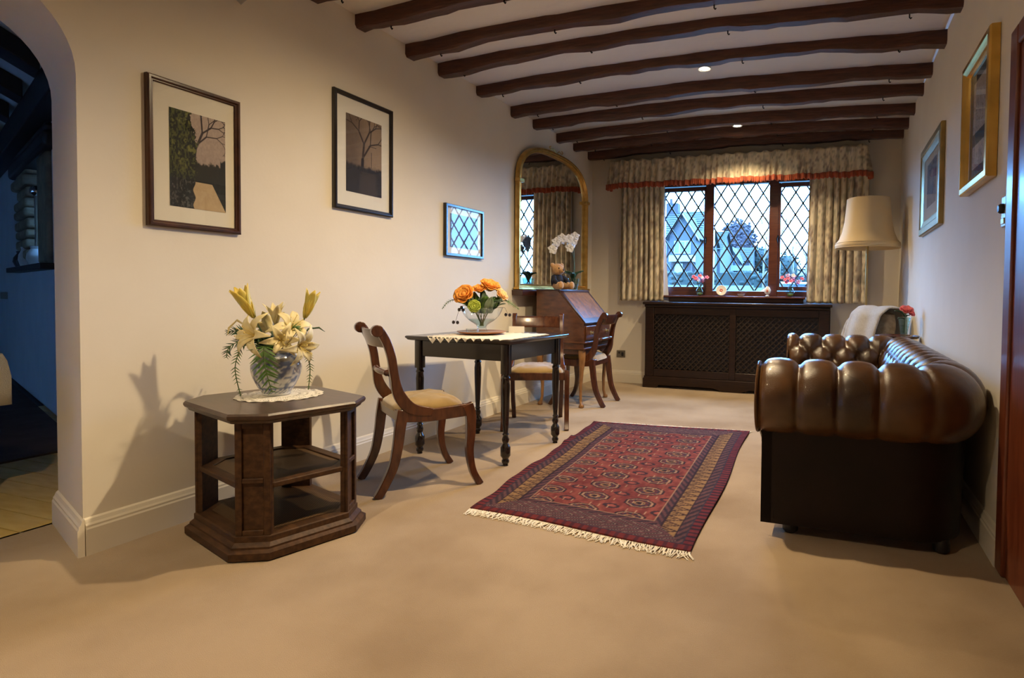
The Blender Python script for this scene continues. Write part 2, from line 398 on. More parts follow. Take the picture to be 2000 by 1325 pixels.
# ---- right side: door with its frame
m = MB()
m.box(XR - 0.02, XR + 0.02, 2.60, 2.695, 0, 2.10); m.box(XR - 0.02, XR + 0.02, 1.66, 1.75, 0, 2.10); m.box(XR - 0.02, XR + 0.02, 1.75, 2.60, 2.02, 2.10)
o = struct('trim_1', m, 'door_wood', 'red-brown wooden door surround', bevel=0.008)
m = MB(); m.box(XR - 0.008, XR + 0.005, 1.75, 2.60, 0.006, 2.02)
d = struct('door_1', m, 'door_wood', 'red-brown wooden door', bevel=0.004)
m = MB(); m.tube([(XR - 0.008, 1.82, 1.0), (XR - 0.06, 1.82, 1.0), (XR - 0.065, 1.92, 1.0)], 0.008, 8); struct('door_handle', m, 'brass', parent=d)

# ---- window_1: frame, three lights with leaded diamond panes
yw = YF + 0.045
win = thing('window_1', 'red-brown wooden window with leaded diamond panes', None, (0, yw, 0)); win['kind'] = 'structure'
if 'category' in win: del win['category']
m = MB()
fd = 0.035
m.box(WX0, WX1, -fd, 0.05, WZ1 - 0.045, WZ1); m.box(WX0, WX1, -fd, 0.05, WZ0, WZ0 + 0.06)
m.box(WX0, WX0 + 0.06, -fd, 0.05, WZ0, WZ1); m.box(WX1 - 0.06, WX1, -fd, 0.05, WZ0, WZ1)
for xa, xb in ((-1.39, -1.295), (-0.675, -0.575)):
    m.box(xa, xb, -fd - 0.004, 0.05, WZ0, WZ1)
struct('window_frame', m, 'window_wood', parent=win, bevel=0.004)
LIGHTS = [(-1.875, -1.41, 1.165, 2.275, True), (-1.295, -0.675, 1.125, 2.335, False), (-0.55, -0.085, 1.175, 2.275, True)]
def clip_poly(poly, x0, x1, z0, z1):
    for ax, val, sg in ((0, x0, 1), (0, x1, -1), (1, z0, 1), (1, z1, -1)):
        out = []
        for k in range(len(poly)):
            a, b = poly[k], poly[(k + 1) % len(poly)]
            da, db = (a[ax] - val) * sg, (b[ax] - val) * sg
            if da >= 0: out.append(a)
            if da * db < 0:
                t = da / (da - db); out.append((a[0] + (b[0] - a[0]) * t, a[1] + (b[1] - a[1]) * t))
        poly = out
        if len(poly) < 3: return []
    return poly
def area(p): return 0.5 * abs(sum(p[k][0] * p[(k + 1) % len(p)][1] - p[(k + 1) % len(p)][0] * p[k][1] for k in range(len(p))))
PW, PH = 0.158, 0.245
full_mesh = None
for li, (x0, x1, z0, z1, opens) in enumerate(LIGHTS):
    if opens:
        fr = MB(); a = 0.045
        fr.box(x0 - a, x0, -0.028, 0.03, z0 - a, z1 + a); fr.box(x1, x1 + a, -0.028, 0.03, z0 - a, z1 + a)
        fr.box(x0, x1, -0.028, 0.03, z0 - a, z0); fr.box(x0, x1, -0.028, 0.03, z1, z1 + a)
        cs = struct('casement', fr, 'window_wood', parent=win, bevel=0.004)
        hx = x1 + 0.025 if li == 0 else x0 - 0.025
        h = MB(); h.tube([(hx, -0.03, 1.73), (hx, -0.05, 1.73)], 0.013, 8); h.tube([(hx, -0.052, 1.735), (hx + (0.012 if li == 0 else -0.012), -0.055, 1.70), (hx, -0.05, 1.655)], [0.009, 0.007, 0.006], 8)
        struct('catch', h, 'iron', parent=cs)
    else:
        cs = win
    came = MB(); cxm = (x0 + x1) / 2; czm = (z0 + z1) / 2
    L = 3.0; dx, dz = PW / 2, PH / 2; ln = math.hypot(dx, dz); hw = 0.0080
    for sgn in (1, -1):
        ux, uz = dx / ln, sgn * dz / ln
        nx, nz = -uz, ux
        step = PW * dz / ln
        for k in range(-16, 17):
            cx_, cz_ = cxm + nx * step * (k + 0.5), czm + nz * step * (k + 0.5)
            q = [(cx_ - ux * L - nx * hw, cz_ - uz * L - nz * hw), (cx_ + ux * L - nx * hw, cz_ + uz * L - nz * hw), (cx_ + ux * L + nx * hw, cz_ + uz * L + nz * hw), (cx_ - ux * L + nx * hw, cz_ - uz * L + nz * hw)]
            q = clip_poly(q, x0, x1, z0, z1)
            if len(q) >= 3: came.prism(q, -0.005, 0.005, 'y')
    struct('lead_lattice', came, 'lead', parent=win, smooth=False)
    nx_, nz_ = int((x1 - x0) / PW) + 2, int((z1 - z0) / PH) + 2
    for a in range(-2 * nx_, 2 * nx_ + 1):
        for b in range(-2 * nz_, 2 * nz_ + 1):
            if (a + b) % 2: continue
            c0, c1 = cxm + a * dx, czm + b * dz
            q = clip_poly([(c0 - dx, c1), (c0, c1 - dz), (c0 + dx, c1), (c0, c1 + dz)], x0, x1, z0, z1)
            if len(q) < 3 or area(q) < 0.0012: continue
            tilt = (rs.randn() * 0.006, 0, rs.randn() * 0.006)
            if area(q) > dx * dz * 2 * 0.999:
                if full_mesh is None:
                    g = MB(); g.prism([(-dx, 0), (0, -dz), (dx, 0), (0, dz)], -0.001, 0.001, 'y')
                    full_mesh = obj('pane', g, 'window_glass', win, smooth=False, loc=(c0, 0, c1))
                else: link_copy(full_mesh, win, (c0, 0, c1))
            else:
                g = MB(); g.prism([(p[0] - c0, p[1] - c1) for p in q], -0.001, 0.001, 'y'); obj('pane', g, 'window_glass', win, smooth=False, loc=(c0, 0, c1))
m = MB(); m.box(-1.85, -0.27, YF - 0.10, YF + 0.02, 1.038, 1.062); m.box(-1.83, -0.29, YF - 0.03, YF + 0.01, 0.99, 1.038)
struct('trim_2', m, 'window_wood', 'dark wooden window sill', bevel=0.006)

# ================================================================= the room beyond the arch
P0 = Vector((-6.05, 3.09, 0)); dW = Vector((0.9378, -0.3471, 0)); nW = Vector((-0.3471, -0.9378, 0))
def wp(s, off, z): q = P0 + dW * s + nW * off; return (q.x, q.y, z)
def wbox(mb, s0, s1, o0, o1, z0, z1):
    vs = [wp(s0, o0, z0), wp(s1, o0, z0), wp(s1, o1, z0), wp(s0, o1, z0), wp(s0, o0, z1), wp(s1, o0, z1), wp(s1, o1, z1), wp(s0, o1, z1)]
    return mb.add(vs, [(0, 3, 2, 1), (4, 5, 6, 7), (0, 1, 5, 4), (1, 2, 6, 5), (2, 3, 7, 6), (3, 0, 4, 7)])
M('blue_wall', (0.48, 0.50, 0.54), 0.85, col2=(0.44, 0.46, 0.50), vscale=3)
M('plank', (0.60, 0.42, 0.12), 0.45, col2=(0.70, 0.53, 0.19), vscale=3, stretch=(2, 8, 2))
M('plank_b', (0.42, 0.28, 0.08), 0.45, col2=(0.50, 0.35, 0.12), vscale=3, stretch=(2, 8, 2))
M('black_timber', (0.012, 0.010, 0.010), 0.6, col2=(0.022, 0.017, 0.014), vscale=6)
M('niche_stone', (0.16, 0.115, 0.070), 0.9, col2=(0.25, 0.185, 0.11), vscale=9, bump=0.8, bscale=20)
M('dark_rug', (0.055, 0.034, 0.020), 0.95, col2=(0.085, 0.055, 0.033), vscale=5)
m = MB()                                    # niche hole from s -2.15..-0.05, z 1.26..2.20
for a in ((-6.0, -2.1, 0, 2.62), (-0.05, 3.1, 0, 2.62), (-2.1, -0.05, 0, 1.25), (-2.1, -0.05, 2.30, 2.62)):
    wbox(m, a[0], a[1], -0.3, 0.0, a[2], a[3])
wbox(m, -2.2, 0.05, -0.55, -0.50, 1.1, 2.45)
struct('wall_5', m, 'blue_wall', 'grey-blue wall of the room beyond the arch', smooth=False)
m = MB(); wbox(m, -4.9, 2.2, 0.0, 0.14, 2.42, 2.655); o = obj('timber_plate', m, 'black_timber', bevel=0.01)
tag(o, 'black horizontal timber along the wall beyond the arch', 'beam')
# sloping ceiling rising towards us with rafters
def slope(s, t): q = P0 + dW * s + nW * t; return Vector((q.x, q.y, 2.66 + t * 0.55))
m = MB(); m.add([slope(-8, -0.3), slope(6.5, -0.3), slope(6.5, 9), slope(-8, 9)], [(0, 1, 2, 3)]); struct('ceiling_beyond', m, 'blue_wall', 'sloping ceiling of the room beyond the arch', solid=0.03, smooth=False)
for k, s in enumerate((-4.0, -3.05, -2.1, -1.15, -0.2, 0.75)):
    mb = MB(); e = Vector((0, 0, 1)); vs = []
    for t in (0.16, 3.0 if k == 0 else 4.2):
        c = slope(s, t)
        for a, b in ((-0.13, -0.02), (0.13, -0.02), (0.13, -0.16), (-0.13, -0.16)): vs.append(c + dW * a + e * b)
    mb.add(vs, [(0, 1, 2, 3), (7, 6, 5, 4), (0, 4, 5, 1), (1, 5, 6, 2), (2, 6, 7, 3), (3, 7, 4, 0)])
    o = obj('rafter', mb, 'black_timber', bevel=0.008); tag(o, 'black rafter of the sloping ceiling beyond the arch, %s from the dividing wall' % ORD[5 - k], 'rafter', 'rafters beyond the arch')
# niche with a stone stack, mantel and shelf of ornaments
nic = thing('stone_niche', 'dark wall niche lined with rough stacked stones beyond the arch', 'niche', wp(-1.1, 0, 0))
inv = Matrix.Translation(-Vector(wp(-1.1, 0, 0)))
m = MB(); wbox(m, -2.35, 0.1, -0.28, 0.07, 2.20, 2.34); wbox(m, -2.0, 0.1, -0.28, 0.06, 2.34, 2.40); obj('lintel', m.xf(inv), 'black_timber', nic, bevel=0.03)
m = MB(); wbox(m, -2.3, 0.1, -0.45, 0.10, 1.215, 1.265); obj('shelf', m.xf(inv), 'black_timber', nic, bevel=0.006)
z = 1.34
for k in range(9):
    h = 0.085 + 0.02 * rs.rand(); a = -2.28 + 0.12 * rs.rand() if k % 2 else -2.18 + 0.10 * rs.rand(); b = -1.42 + 0.12 * rs.rand()
    m = MB(); wbox(m, a + (0.25 if k == 0 else 0), b, -0.30, 0.03 + 0.05 * rs.rand(), z, z + h); obj('stone', m.xf(inv), 'niche_stone', nic, bevel=0.028, seg=3); z += h + 0.008
m = MB(); wbox(m, -0.55, -0.05, -0.30, 0.04, 1.265, 2.2); obj('stone', m.xf(inv), 'niche_stone', nic, bevel=0.03)
for k, (s, hh, r, mt, lb) in enumerate(((-1.98, 0.17, 0.06, 'black_part', 'small dark jar standing on the niche shelf beneath the stones'), (-1.66, 0.20, 0.05, 'pale_upholstery', 'pale round-bodied ornament jar on the niche shelf'), (-0.95, 0.18, 0.06, 'pale_upholstery', 'pale squat pot at the open end of the niche shelf'))):
    q = wp(s, 0.02, 1.266); m = MB(); m.lathe([(r * .6, 0), (r, hh * .35), (r * .9, hh * .6), (r * .45, hh * .85), (r * .55, hh)], 14); o = obj('ornament_jar', m, mt, loc=q); tag(o, lb, 'jar', 'jars in the niche')
m = MB(); m.tube([(0, 0, 0), (0, 0, 0.68)], 0.018, 8); m.lathe([(0.06, 0), (0.05, 0.03), (0.02, 0.05)], 14); m.ball((0, 0, 0.71), 0.05)
o = obj('candlestick', m, 'chrome', loc=wp(-1.15, -0.02, 1.266)); tag(o, 'tall thin silver candlestick standing in the stone niche', 'candlestick')
# floor beyond: planks run away from us
fl2 = thing('floor_2', 'yellow oak plank floor beyond the arch', None); fl2['kind'] = 'structure'
m = MB(); m.box(-13, -3.30, -2.0, 6.0, -0.06, -0.012); obj('subfloor', m, 'black_timber', fl2, smooth=False)
proto = {}
for r_ in range(30):
    yy = -0.2 + r_ * 0.135
    x = -3.30 - 0.3 * ((r_ * 37) % 10) / 10
    first = True
    while x > -6.6:
        L = 0.95
        xa = -3.302 if first else x
        xb = max(x - L, -6.7); first = False
        key = ('plank_b' if (r_ * 7 + int(-x * 10)) % 3 == 0 else 'plank', round(xa - xb, 3))
        if key not in proto:
            mb = MB(); mb.box(-key[1] + 0.006, 0.0, 0.003, 0.132, -0.012, 0.0); proto[key] = obj('plank', mb, key[0], fl2, smooth=False, loc=(xa, yy, 0))
        else: link_copy(proto[key], fl2, (xa, yy, 0))
        x = xb
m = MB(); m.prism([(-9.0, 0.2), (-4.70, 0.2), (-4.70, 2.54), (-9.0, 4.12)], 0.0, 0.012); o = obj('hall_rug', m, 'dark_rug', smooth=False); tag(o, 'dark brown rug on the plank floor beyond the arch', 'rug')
m = MB(); m.box(-11.0, -10.9, -2, 6, 0, 9); m.box(-11, -3.3, -2.1, -2.0, 0, 0.9); m.box(-11, -8.2, -2.1, -2.0, 0.9, 9); m.box(-7.4, -3.3, -2.1, -2.0, 0.9, 9); m.box(-8.2, -7.1, -2.1, -2.0, 1.20, 9)
struct('wall_6', m, 'blue_wall', 'outer walls of the room beyond the arch with its own window gap', smooth=False)
m = MB(); m.box(-3.33, -3.30, -2.1, 0.25, 0, 9); m.box(-3.33, -3.30, 1.72, 3.0, 0, 9); m.box(-3.33, -3.30, 0.2, 1.8, 2.6, 9); struct('wall_7', m, 'blue_wall', 'back of the dividing wall seen from the next room', smooth=False)
m = MB(); q = wp(-3.55, 0.008, 0.96); m.box(q[0] - 0.075, q[0] + 0.075, q[1] - 0.02, q[1] + 0.02, 0.92, 1.0); o = obj('wall_socket', m, 'socket_brown', bevel=0.004); tag(o, 'small dark wall socket on the grey-blue wall beyond the arch', 'socket')
# corner of a table under a white cloth
t = thing('dining_table', 'dark dining table beyond the arch, mostly cut off by the picture edge', 'table', (-4.45, 1.45, 0))
m = MB(); m.box(-0.55, 0.55, -0.55, 0.32, 0.70, 0.73); obj('table_top', m, 'dark_oak', t)
for sx, sy in ((-1, -1), (1, -1), (-1, 1), (1, 1)):
    m = MB(); m.tube([(sx * 0.48, -0.115 + sy * 0.36, 0), (sx * 0.48, -0.115 + sy * 0.36, 0.70)], [0.022, 0.035], 10); obj('leg', m, 'dark_oak', t)
m = MB()
def cl(u, v):
    x, y = -0.62 + 1.24 * u, -0.62 + 1.01 * v
    over = max(abs(x) - 0.56, 0, y - 0.33, -0.56 - y)
    return (max(-0.575, min(0.575, x)), max(-0.575, min(0.345, y)), 0.735 - over * 4.2 + 0.004 * math.sin(30 * u + 20 * v))
m.grid(cl, 60, 60); o = obj('tablecloth', m, 'lace_white', loc=(-4.45, 1.45, 0), solid=0.003); tag(o, 'white cloth hanging off the table beyond the arch', 'tablecloth')
# ================================================================= furniture
# ---- octagonal end table
def octa(a, b, c): return [(-a, -b + c), (-a + c, -b), (a - c, -b), (a, -b + c), (a, b - c), (a - c, b), (-a + c, b), (-a, b - c)]
def ring_prof(mb, a, b, c, prof):           # stacked octagon outline: prof = [(inset, z)]
    vs = []; k = len(prof)
    for d, z in prof: vs += [(x, y, z) for x, y in octa(a - d, b - d, c - d * 0.4)]
    fs = [(i * 8 + j, i * 8 + (j + 1) % 8, (i + 1) * 8 + (j + 1) % 8, (i + 1) * 8 + j) for i in range(k - 1) for j in range(8)]
    fs += [tuple(range(8))[::-1], tuple(range((k - 1) * 8, k * 8))]
    return mb.add(vs, fs)
def cane_mat():
    m = M('cane', (0.10, 0.055, 0.022), 0.6)
    nt = m.node_tree; b = nt.nodes['Principled BSDF']; tc = nt.nodes['Texture Coordinate'] if 'Texture Coordinate' in nt.nodes else nt.nodes.new('ShaderNodeTexCoord')
    mp = nt.nodes.new('ShaderNodeMapping'); mp.inputs['Scale'].default_value = (95, 95, 95); mp.inputs['Rotation'].default_value = (0, 0, 0.785)
    vo = nt.nodes.new('ShaderNodeTexVoronoi'); vo.inputs['Scale'].default_value = 1.0; vo.inputs['Randomness'].default_value = 0.0
    gt = nt.nodes.new('ShaderNodeMath'); gt.operation = 'GREATER_THAN'; gt.inputs[1].default_value = 0.37
    nt.links.new(tc.outputs['Object'], mp.inputs['Vector']); nt.links.new(mp.outputs['Vector'], vo.inputs['Vector'])
    nt.links.new(vo.outputs['Distance'], gt.inputs[0]); nt.links.new(gt.outputs[0], b.inputs['Alpha'])
cane_mat()
et = thing('end_table', 'octagonal dark wood end table with two caned shelves', 'table', (-2.335, 1.995, 0), -0.30)
A, B_, Cc = 0.335, 0.285, 0.105
m = MB(); ring_prof(m, A, B_, Cc, [(0.012, 0.0), (0.0, 0.006), (0.0, 0.034), (0.016, 0.044), (0.016, 0.052), (0.03, 0.066), (0.03, 0.088), (0.036, 0.092)])
obj('plinth', m, 'endtable_wood', et, angle=25)
m = MB(); ring_prof(m, A, B_, Cc, [(0.03, 0.540), (0.018, 0.544), (0.014, 0.554), (0.004, 0.560), (0.0, 0.568), (0.0, 0.576), (0.006, 0.584)])
obj('table_top', m, 'endtable_top', et, angle=25)
def post_frame(ix, iy):                     # panelled post on a chamfer; local frame: along chamfer, outward
    o = octa(A - 0.036, B_ - 0.036, Cc - 0.012)
    p, q = [(0, 1), (2, 3), (4, 5), (6, 7)][ix]
    a, b = Vector((*o[p], 0)), Vector((*o[q], 0)); t = (b - a).normalized(); nrm = Vector((t.y, -t.x, 0))
    return a, b, t, nrm, (b - a).length
for ix in range(4):
    a, b, t, nr, L = post_frame(ix, 0)
    def P(u, d, z): q = a + t * u + nr * d; return (q.x, q.y, z)
    def pbox(mb, u0, u1, d0, d1, z0, z1):
        mb.add([P(u0, d0, z0), P(u1, d0, z0), P(u1, d1, z0), P(u0, d1, z0), P(u0, d0, z1), P(u1, d0, z1), P(u1, d1, z1), P(u0, d1, z1)],
               [(0, 3, 2, 1), (4, 5, 6, 7), (0, 1, 5, 4), (1, 2, 6, 5), (2, 3, 7, 6), (3, 0, 4, 7)])
    m = MB(); pbox(m, 0, L, -0.026, -0.008, 0.09, 0.542)
    pst = obj('post', m, 'endtable_wood', et, smooth=False)
    m = MB(); s = 0.026
    pbox(m, 0, s, -0.008, 0.004, 0.09, 0.542); pbox(m, L - s, L, -0.008, 0.004, 0.09, 0.542)
    for z0, z1 in ((0.09, 0.112), (0.300, 0.320), (0.520, 0.542)): pbox(m, s, L - s, -0.008, 0.004, z0, z1)
    obj('panel_frame', m, 'endtable_wood', pst, bevel=0.003)
for z, nm, ins in ((0.296, 'shelf', 0.046), (0.090, 'bottom_shelf', 0.05)):
    a, b, c = A - ins, B_ - ins, Cc - 0.01
    if nm == 'shelf':
        w_ = 0.045; o8, i8 = octa(a, b, c), octa(a - w_, b - w_, c - w_ * 0.4); m = MB()
        vs = [(x, y, z - 0.022) for x, y in o8] + [(x, y, z) for x, y in o8] + [(x, y, z) for x, y in i8] + [(x, y, z - 0.022) for x, y in i8]
        fs = []
        for k in range(4):
            for j in range(8): fs.append((k * 8 + j, k * 8 + (j + 1) % 8, ((k + 1) % 4) * 8 + (j + 1) % 8, ((k + 1) % 4) * 8 + j))
        m.add(vs, fs); sh = obj('shelf', m, 'endtable_wood', et, bevel=0.004)
        m = MB(); m.add([(x, y, z - 0.006) for x, y in i8], [tuple(range(8))]); obj('cane_panel', m, 'cane', sh, smooth=False)
    else:
        i8 = octa(a - 0.035, b - 0.035, c - 0.02); m = MB(); m.add([(x, y, z + 0.006) for x, y in i8], [tuple(range(8))]); obj('cane_panel', m, 'cane', et, smooth=False)
    m = MB(); m.add([(-0.004, -b + 0.05, z - 0.004), (0.004, -b + 0.05, z - 0.004), (0.004, b - 0.05, z - 0.004), (-0.004, b - 0.05, z - 0.004)], [(0, 1, 2, 3)])

# ---- sabre-leg dining chairs
def ribbon(mb, path, wid, xc, tk):
    """path in the y-z plane; width across the path in that plane; xc(y) centre, tk thickness in x"""
    k = len(path); vs = []
    for i in range(k):
        a, b = path[max(i - 1, 0)], path[min(i + 1, k - 1)]; d = Vector((b[0] - a[0], b[1] - a[1])).normalized(); nn = (-d.y, d.x)
        w_ = wid[i] / 2; x = xc(path[i][0]); y, z = path[i]
        vs += [(x - tk / 2, y + nn[0] * w_, z + nn[1] * w_), (x + tk / 2, y + nn[0] * w_, z + nn[1] * w_), (x + tk / 2, y - nn[0] * w_, z - nn[1] * w_), (x - tk / 2, y - nn[0] * w_, z - nn[1] * w_)]
    fs = [(i * 4 + j, i * 4 + (j + 1) % 4, (i + 1) * 4 + (j + 1) % 4, (i + 1) * 4 + j) for i in range(k - 1) for j in range(4)]
    fs += [(3, 2, 1, 0), (k * 4 - 4, k * 4 - 3, k * 4 - 2, k * 4 - 1)]
    return mb.add(vs, fs)
def crv(pts, n=16):
    """Catmull-Rom through 2-d points"""
    out = []; P = [pts[0]] + list(pts) + [pts[-1]]
    for i in range(1, len(P) - 2):
        for k in range(n // (len(pts) - 1) + 1):
            t = k / (n // (len(pts) - 1) + 1)
            q = [0.5 * (2 * P[i][a] + (P[i + 1][a] - P[i - 1][a]) * t + (2 * P[i - 1][a] - 5 * P[i][a] + 4 * P[i + 1][a] - P[i + 2][a]) * t * t + (3 * P[i][a] - P[i - 1][a] - 3 * P[i + 1][a] + P[i + 2][a]) * t ** 3) for a in range(len(P[i]))]
            out.append(tuple(q))
    out.append(tuple(pts[-1])); return out
def make_chair():
    t = thing('dining_chair', 'chair', 'chair', (0, 0, 0))
    def xs(s): return lambda y: s * (0.198 + (0.245 - 0.198) * min(1, max(0, (y + 0.2) / 0.42)))
    for s in (-1, 1):
        pth = crv([(0.02, 0.428), (-0.085, 0.455), (-0.145, 0.53), (-0.168, 0.63), (-0.183, 0.73), (-0.208, 0.81), (-0.24, 0.868)], 24)
        m = MB(); n_ = len(pth); ribbon(m, pth, [0.030 + 0.022 * math.sin(min(1, i / n_ * 2.2) * PI) * 0.9 + 0.012 for i in range(n_)], xs(s), 0.032)
        sc = [(0.031 * math.cos(a), 0.031 * math.sin(a)) for a in np.linspace(0, 2 * PI, 17)[:-1]]
        m.prism([(-0.252 + p[0], 0.866 + p[1]) for p in sc], s * 0.198 - 0.019, s * 0.198 + 0.019, 'x')
        obj('back_post', m, 'mahogany', t, bevel=0.004, angle=50)
        pth = crv([(-0.125, 0.45), (-0.140, 0.36), (-0.152, 0.26), (-0.175, 0.15), (-0.225, 0.045), (-0.255, 0.0)], 20)
        m = MB(); n_ = len(pth); ribbon(m, pth, [0.058 - 0.020 * i / n_ for i in range(n_)], xs(s), 0.034); obj('leg', m, 'mahogany', t, bevel=0.004, angle=50)
        pth = crv([(0.205, 0.455), (0.226, 0.39), (0.226, 0.29), (0.220, 0.19), (0.240, 0.08), (0.283, 0.0)], 20)
        m = MB(); n_ = len(pth); ribbon(m, pth, [0.062 - 0.026 * min(1, i / n_ * 1.4) for i in range(n_)], xs(s), 0.036); obj('leg', m, 'mahogany', t, bevel=0.004, angle=50)
        pth = crv([(-0.135, 0.420), (0.0, 0.412), (0.12, 0.418), (0.215, 0.425)], 12)
        m = MB(); ribbon(m, pth, [0.066] * len(pth), xs(s), 0.028); obj('side_rail', m, 'mahogany', t, bevel=0.003)
    m = MB(); m.box(-0.23, 0.23, 0.195, 0.22, 0.385, 0.445); obj('front_rail', m, 'mahogany', t, bevel=0.004)
    m = MB(); m.box(-0.19, 0.19, -0.150, -0.125, 0.385, 0.445); obj('back_rail', m, 'mahogany', t, bevel=0.004)
    def rail(u, v):
        x = -0.185 + 0.37 * u; bow = -0.030 * (1 - (x / 0.185) ** 2); q = 2 * PI * v
        zz, yy = 0.824 + 0.048 * math.copysign(abs(math.sin(q)) ** 0.5, math.sin(q)), 0.011 * math.copysign(abs(math.cos(q)) ** 0.5, math.cos(q))
        return (x, -0.222 + bow + yy - 0.35 * (zz - 0.824), zz)
    m = MB(); m.grid(rail, 17, 17); obj('top_rail', m, 'mahogany', t, angle=60)
    pts = []; rad = []
    for k in range(29):
        u = k / 28; x = -0.185 + 0.37 * u; d = abs(u - 0.5) * 2
        r = 0.013 + 0.004 * math.cos(d * 3) + (0.006 if 0.62 < d < 0.70 or 0.78 < d < 0.84 else 0)
        pts.append((x, -0.172 - 0.022 * (1 - (x / 0.185) ** 2), 0.638)); rad.append(r)
    m = MB(); m.tube(pts, rad, 10); obj('middle_rail', m, 'mahogany', t)
    def seat(u, v):
        q = 2 * PI * u; yy = math.copysign(abs(math.sin(q)) ** 0.38, math.sin(q)); xx = math.copysign(abs(math.cos(q)) ** 0.38, math.cos(q))
        k = math.cos(v * PI / 2) ** 0.75 if v < 1 else 0
        y = 0.03 + 0.186 * yy * k; hw = 0.19 + 0.042 * (y + 0.17) / 0.4
        return (hw * xx * k * 0.985, y, 0.432 + 0.068 * math.sin(v * PI / 2) ** 0.8 + 0.005 * math.sin(14 * xx * k) * math.sin(11 * yy * k))
    m = MB(); m.grid(seat, 44, 14, cu=True); obj('seat', m, 'velvet', t, angle=80)
    return t
CH = make_chair()
CH.location = (-2.20, 2.765, 0); CH.rotation_euler.z = -0.62
CH['label'] = 'mahogany sabre-leg dining chair beside the octagonal end table, seen from behind'
CH['group'] = 'mahogany dining chairs'
c2 = copy_tree(CH); c2.location = (-2.27, 4.352, 0); c2.rotation_euler.z = -2.70
c2['label'] = 'mahogany dining chair tucked behind the dark table, facing the viewer'
c3 = copy_tree(CH); c3.location = (-2.25, 5.385, 0); c3.rotation_euler.z = 1.56
c3['label'] = 'mahogany dining chair pushed under the writing bureau, seen side-on'

# ---- small dark table
t = thing('side_table', 'dark stained wooden table with turned legs carrying the roses', 'table', (-2.20, 3.54, 0), -0.06)
HT = 0.782
m = MB()
hx, hy = 0.405, 0.375
def rring(d, z): return [(-hx + d, -hy + d, z), (hx - d, -hy + d, z), (hx - d, hy - d, z), (-hx + d, hy - d, z)]
vs = []; pr_ = [(0.03, HT - 0.032), (0.012, HT - 0.026), (0.006, HT - 0.018), (0.0, HT - 0.012), (0.0, HT - 0.004), (0.006, HT)]
for d, z in pr_: vs += rring(d, z)
m.add(vs, [(i * 4 + j, i * 4 + (j + 1) % 4, (i + 1) * 4 + (j + 1) % 4, (i + 1) * 4 + j) for i in range(5) for j in range(4)] + [(3, 2, 1, 0), (20, 21, 22, 23)])
obj('table_top', m, 'table_black', t, bevel=0.002, angle=25)
lx, ly = 0.335, 0.312
for nm, bx in (('apron', (-lx, lx, -ly - 0.012, -ly + 0.012)), ('apron', (-lx, lx, ly - 0.012, ly + 0.012)), ('apron', (-lx - 0.012, -lx + 0.012, -ly, ly)), ('apron', (lx - 0.012, lx + 0.012, -ly, ly))):
    m = MB(); m.box(*bx, HT - 0.135, HT - 0.03); obj('apron', m, 'table_black', t, bevel=0.003)
lp = [(0.018, 0.0), (0.016, 0.012), (0.022, 0.018), (0.024, 0.03), (0.018, 0.042), (0.026, 0.056), (0.031, 0.062), (0.031, 0.115), (0.026, 0.122), (0.016, 0.140), (0.021, 0.152), (0.023, 0.165), (0.015, 0.185),
      (0.021, 0.195), (0.015, 0.205), (0.019, 0.26), (0.024, 0.40), (0.026, 0.50), (0.022, 0.535), (0.027, 0.545), (0.020, 0.56), (0.022, 0.572)]
leg0 = None
for sx in (-1, 1):
    for sy in (-1, 1):
        if leg0 is None:
            m = MB(); m.lathe(lp, 12); m.prism([(-0.026, -0.02), (-0.02, -0.026), (0.02, -0.026), (0.026, -0.02), (0.026, 0.02), (0.02, 0.026), (-0.02, 0.026), (-0.026, 0.02)], 0.57, HT - 0.03)
            leg0 = obj('leg', m, 'table_black', t, loc=(sx * lx, sy * ly, 0), angle=50)
        else: link_copy(leg0, t, (sx * lx, sy * ly, 0))

# ---- writing bureau against the picture wall
bu = thing('writing_bureau', 'mahogany writing bureau with a sloping fall front beneath the gilt mirror', 'bureau', (-2.405, 5.41, 0))
W2 = 0.345
prof = [(-0.245, 0.56), (0.245, 0.56), (0.245, 0.795), (-0.02, 1.095), (-0.245, 1.095)]
m = MB(); m.prism(prof, -W2, W2, 'y'); obj('carcass', m, 'bureau_wood', bu, smooth=False, bevel=0.003)
m = MB(); m.box(-0.25, 0.0, -W2 - 0.006, W2 + 0.006, 1.095, 1.107); obj('top', m, 'bureau_edge', bu, bevel=0.003)
sl = Vector((0.265, 0, -0.30)).normalized(); nl = Vector((0.30, 0, 0.265)).normalized(); o0 = Vector((-0.02, 0, 1.095)); LS = 0.4003
def sq(mb, a0, a1, y0, y1, h0, h1):
    vs = []
    for h in (h0, h1):
        for a, y in ((a0, y0), (a1, y0), (a1, y1), (a0, y1)):
            q = o0 + sl * a + nl * h; vs.append((q.x, y, q.z))
    mb.add(vs, [(3, 2, 1, 0), (4, 5, 6, 7), (0, 1, 5, 4), (1, 2, 6, 5), (2, 3, 7, 6), (3, 0, 4, 7)])
m = MB(); sq(m, 0.0, LS + 0.012, -W2 + 0.004, W2 - 0.004, 0.0, 0.016); ff = obj('fall_front', m, 'bureau_edge', bu, bevel=0.004)
m = MB(); sq(m, 0.035, LS - 0.045, -W2 + 0.05, W2 - 0.05, 0.016, 0.0172); obj('veneer_panel', m, 'burr_veneer', ff, smooth=False)
m = MB(); m.box(0.245, 0.258, -W2 + 0.035, W2 - 0.035, 0.635, 0.765); dr = obj('drawer', m, 'bureau_wood', bu, bevel=0.004)
for y in (-0.2, 0.2):
    m = MB(); m.lathe([(0.020, 0), (0.020, 0.004), (0.006, 0.006), (0.006, 0.014), (0.013, 0.02), (0.011, 0.028), (0.002, 0.03)], 14); m.xf(Matrix.Rotation(PI / 2, 4, 'Y'))
    obj('knob', m, 'brass', dr, loc=(0.257, y, 0.70))
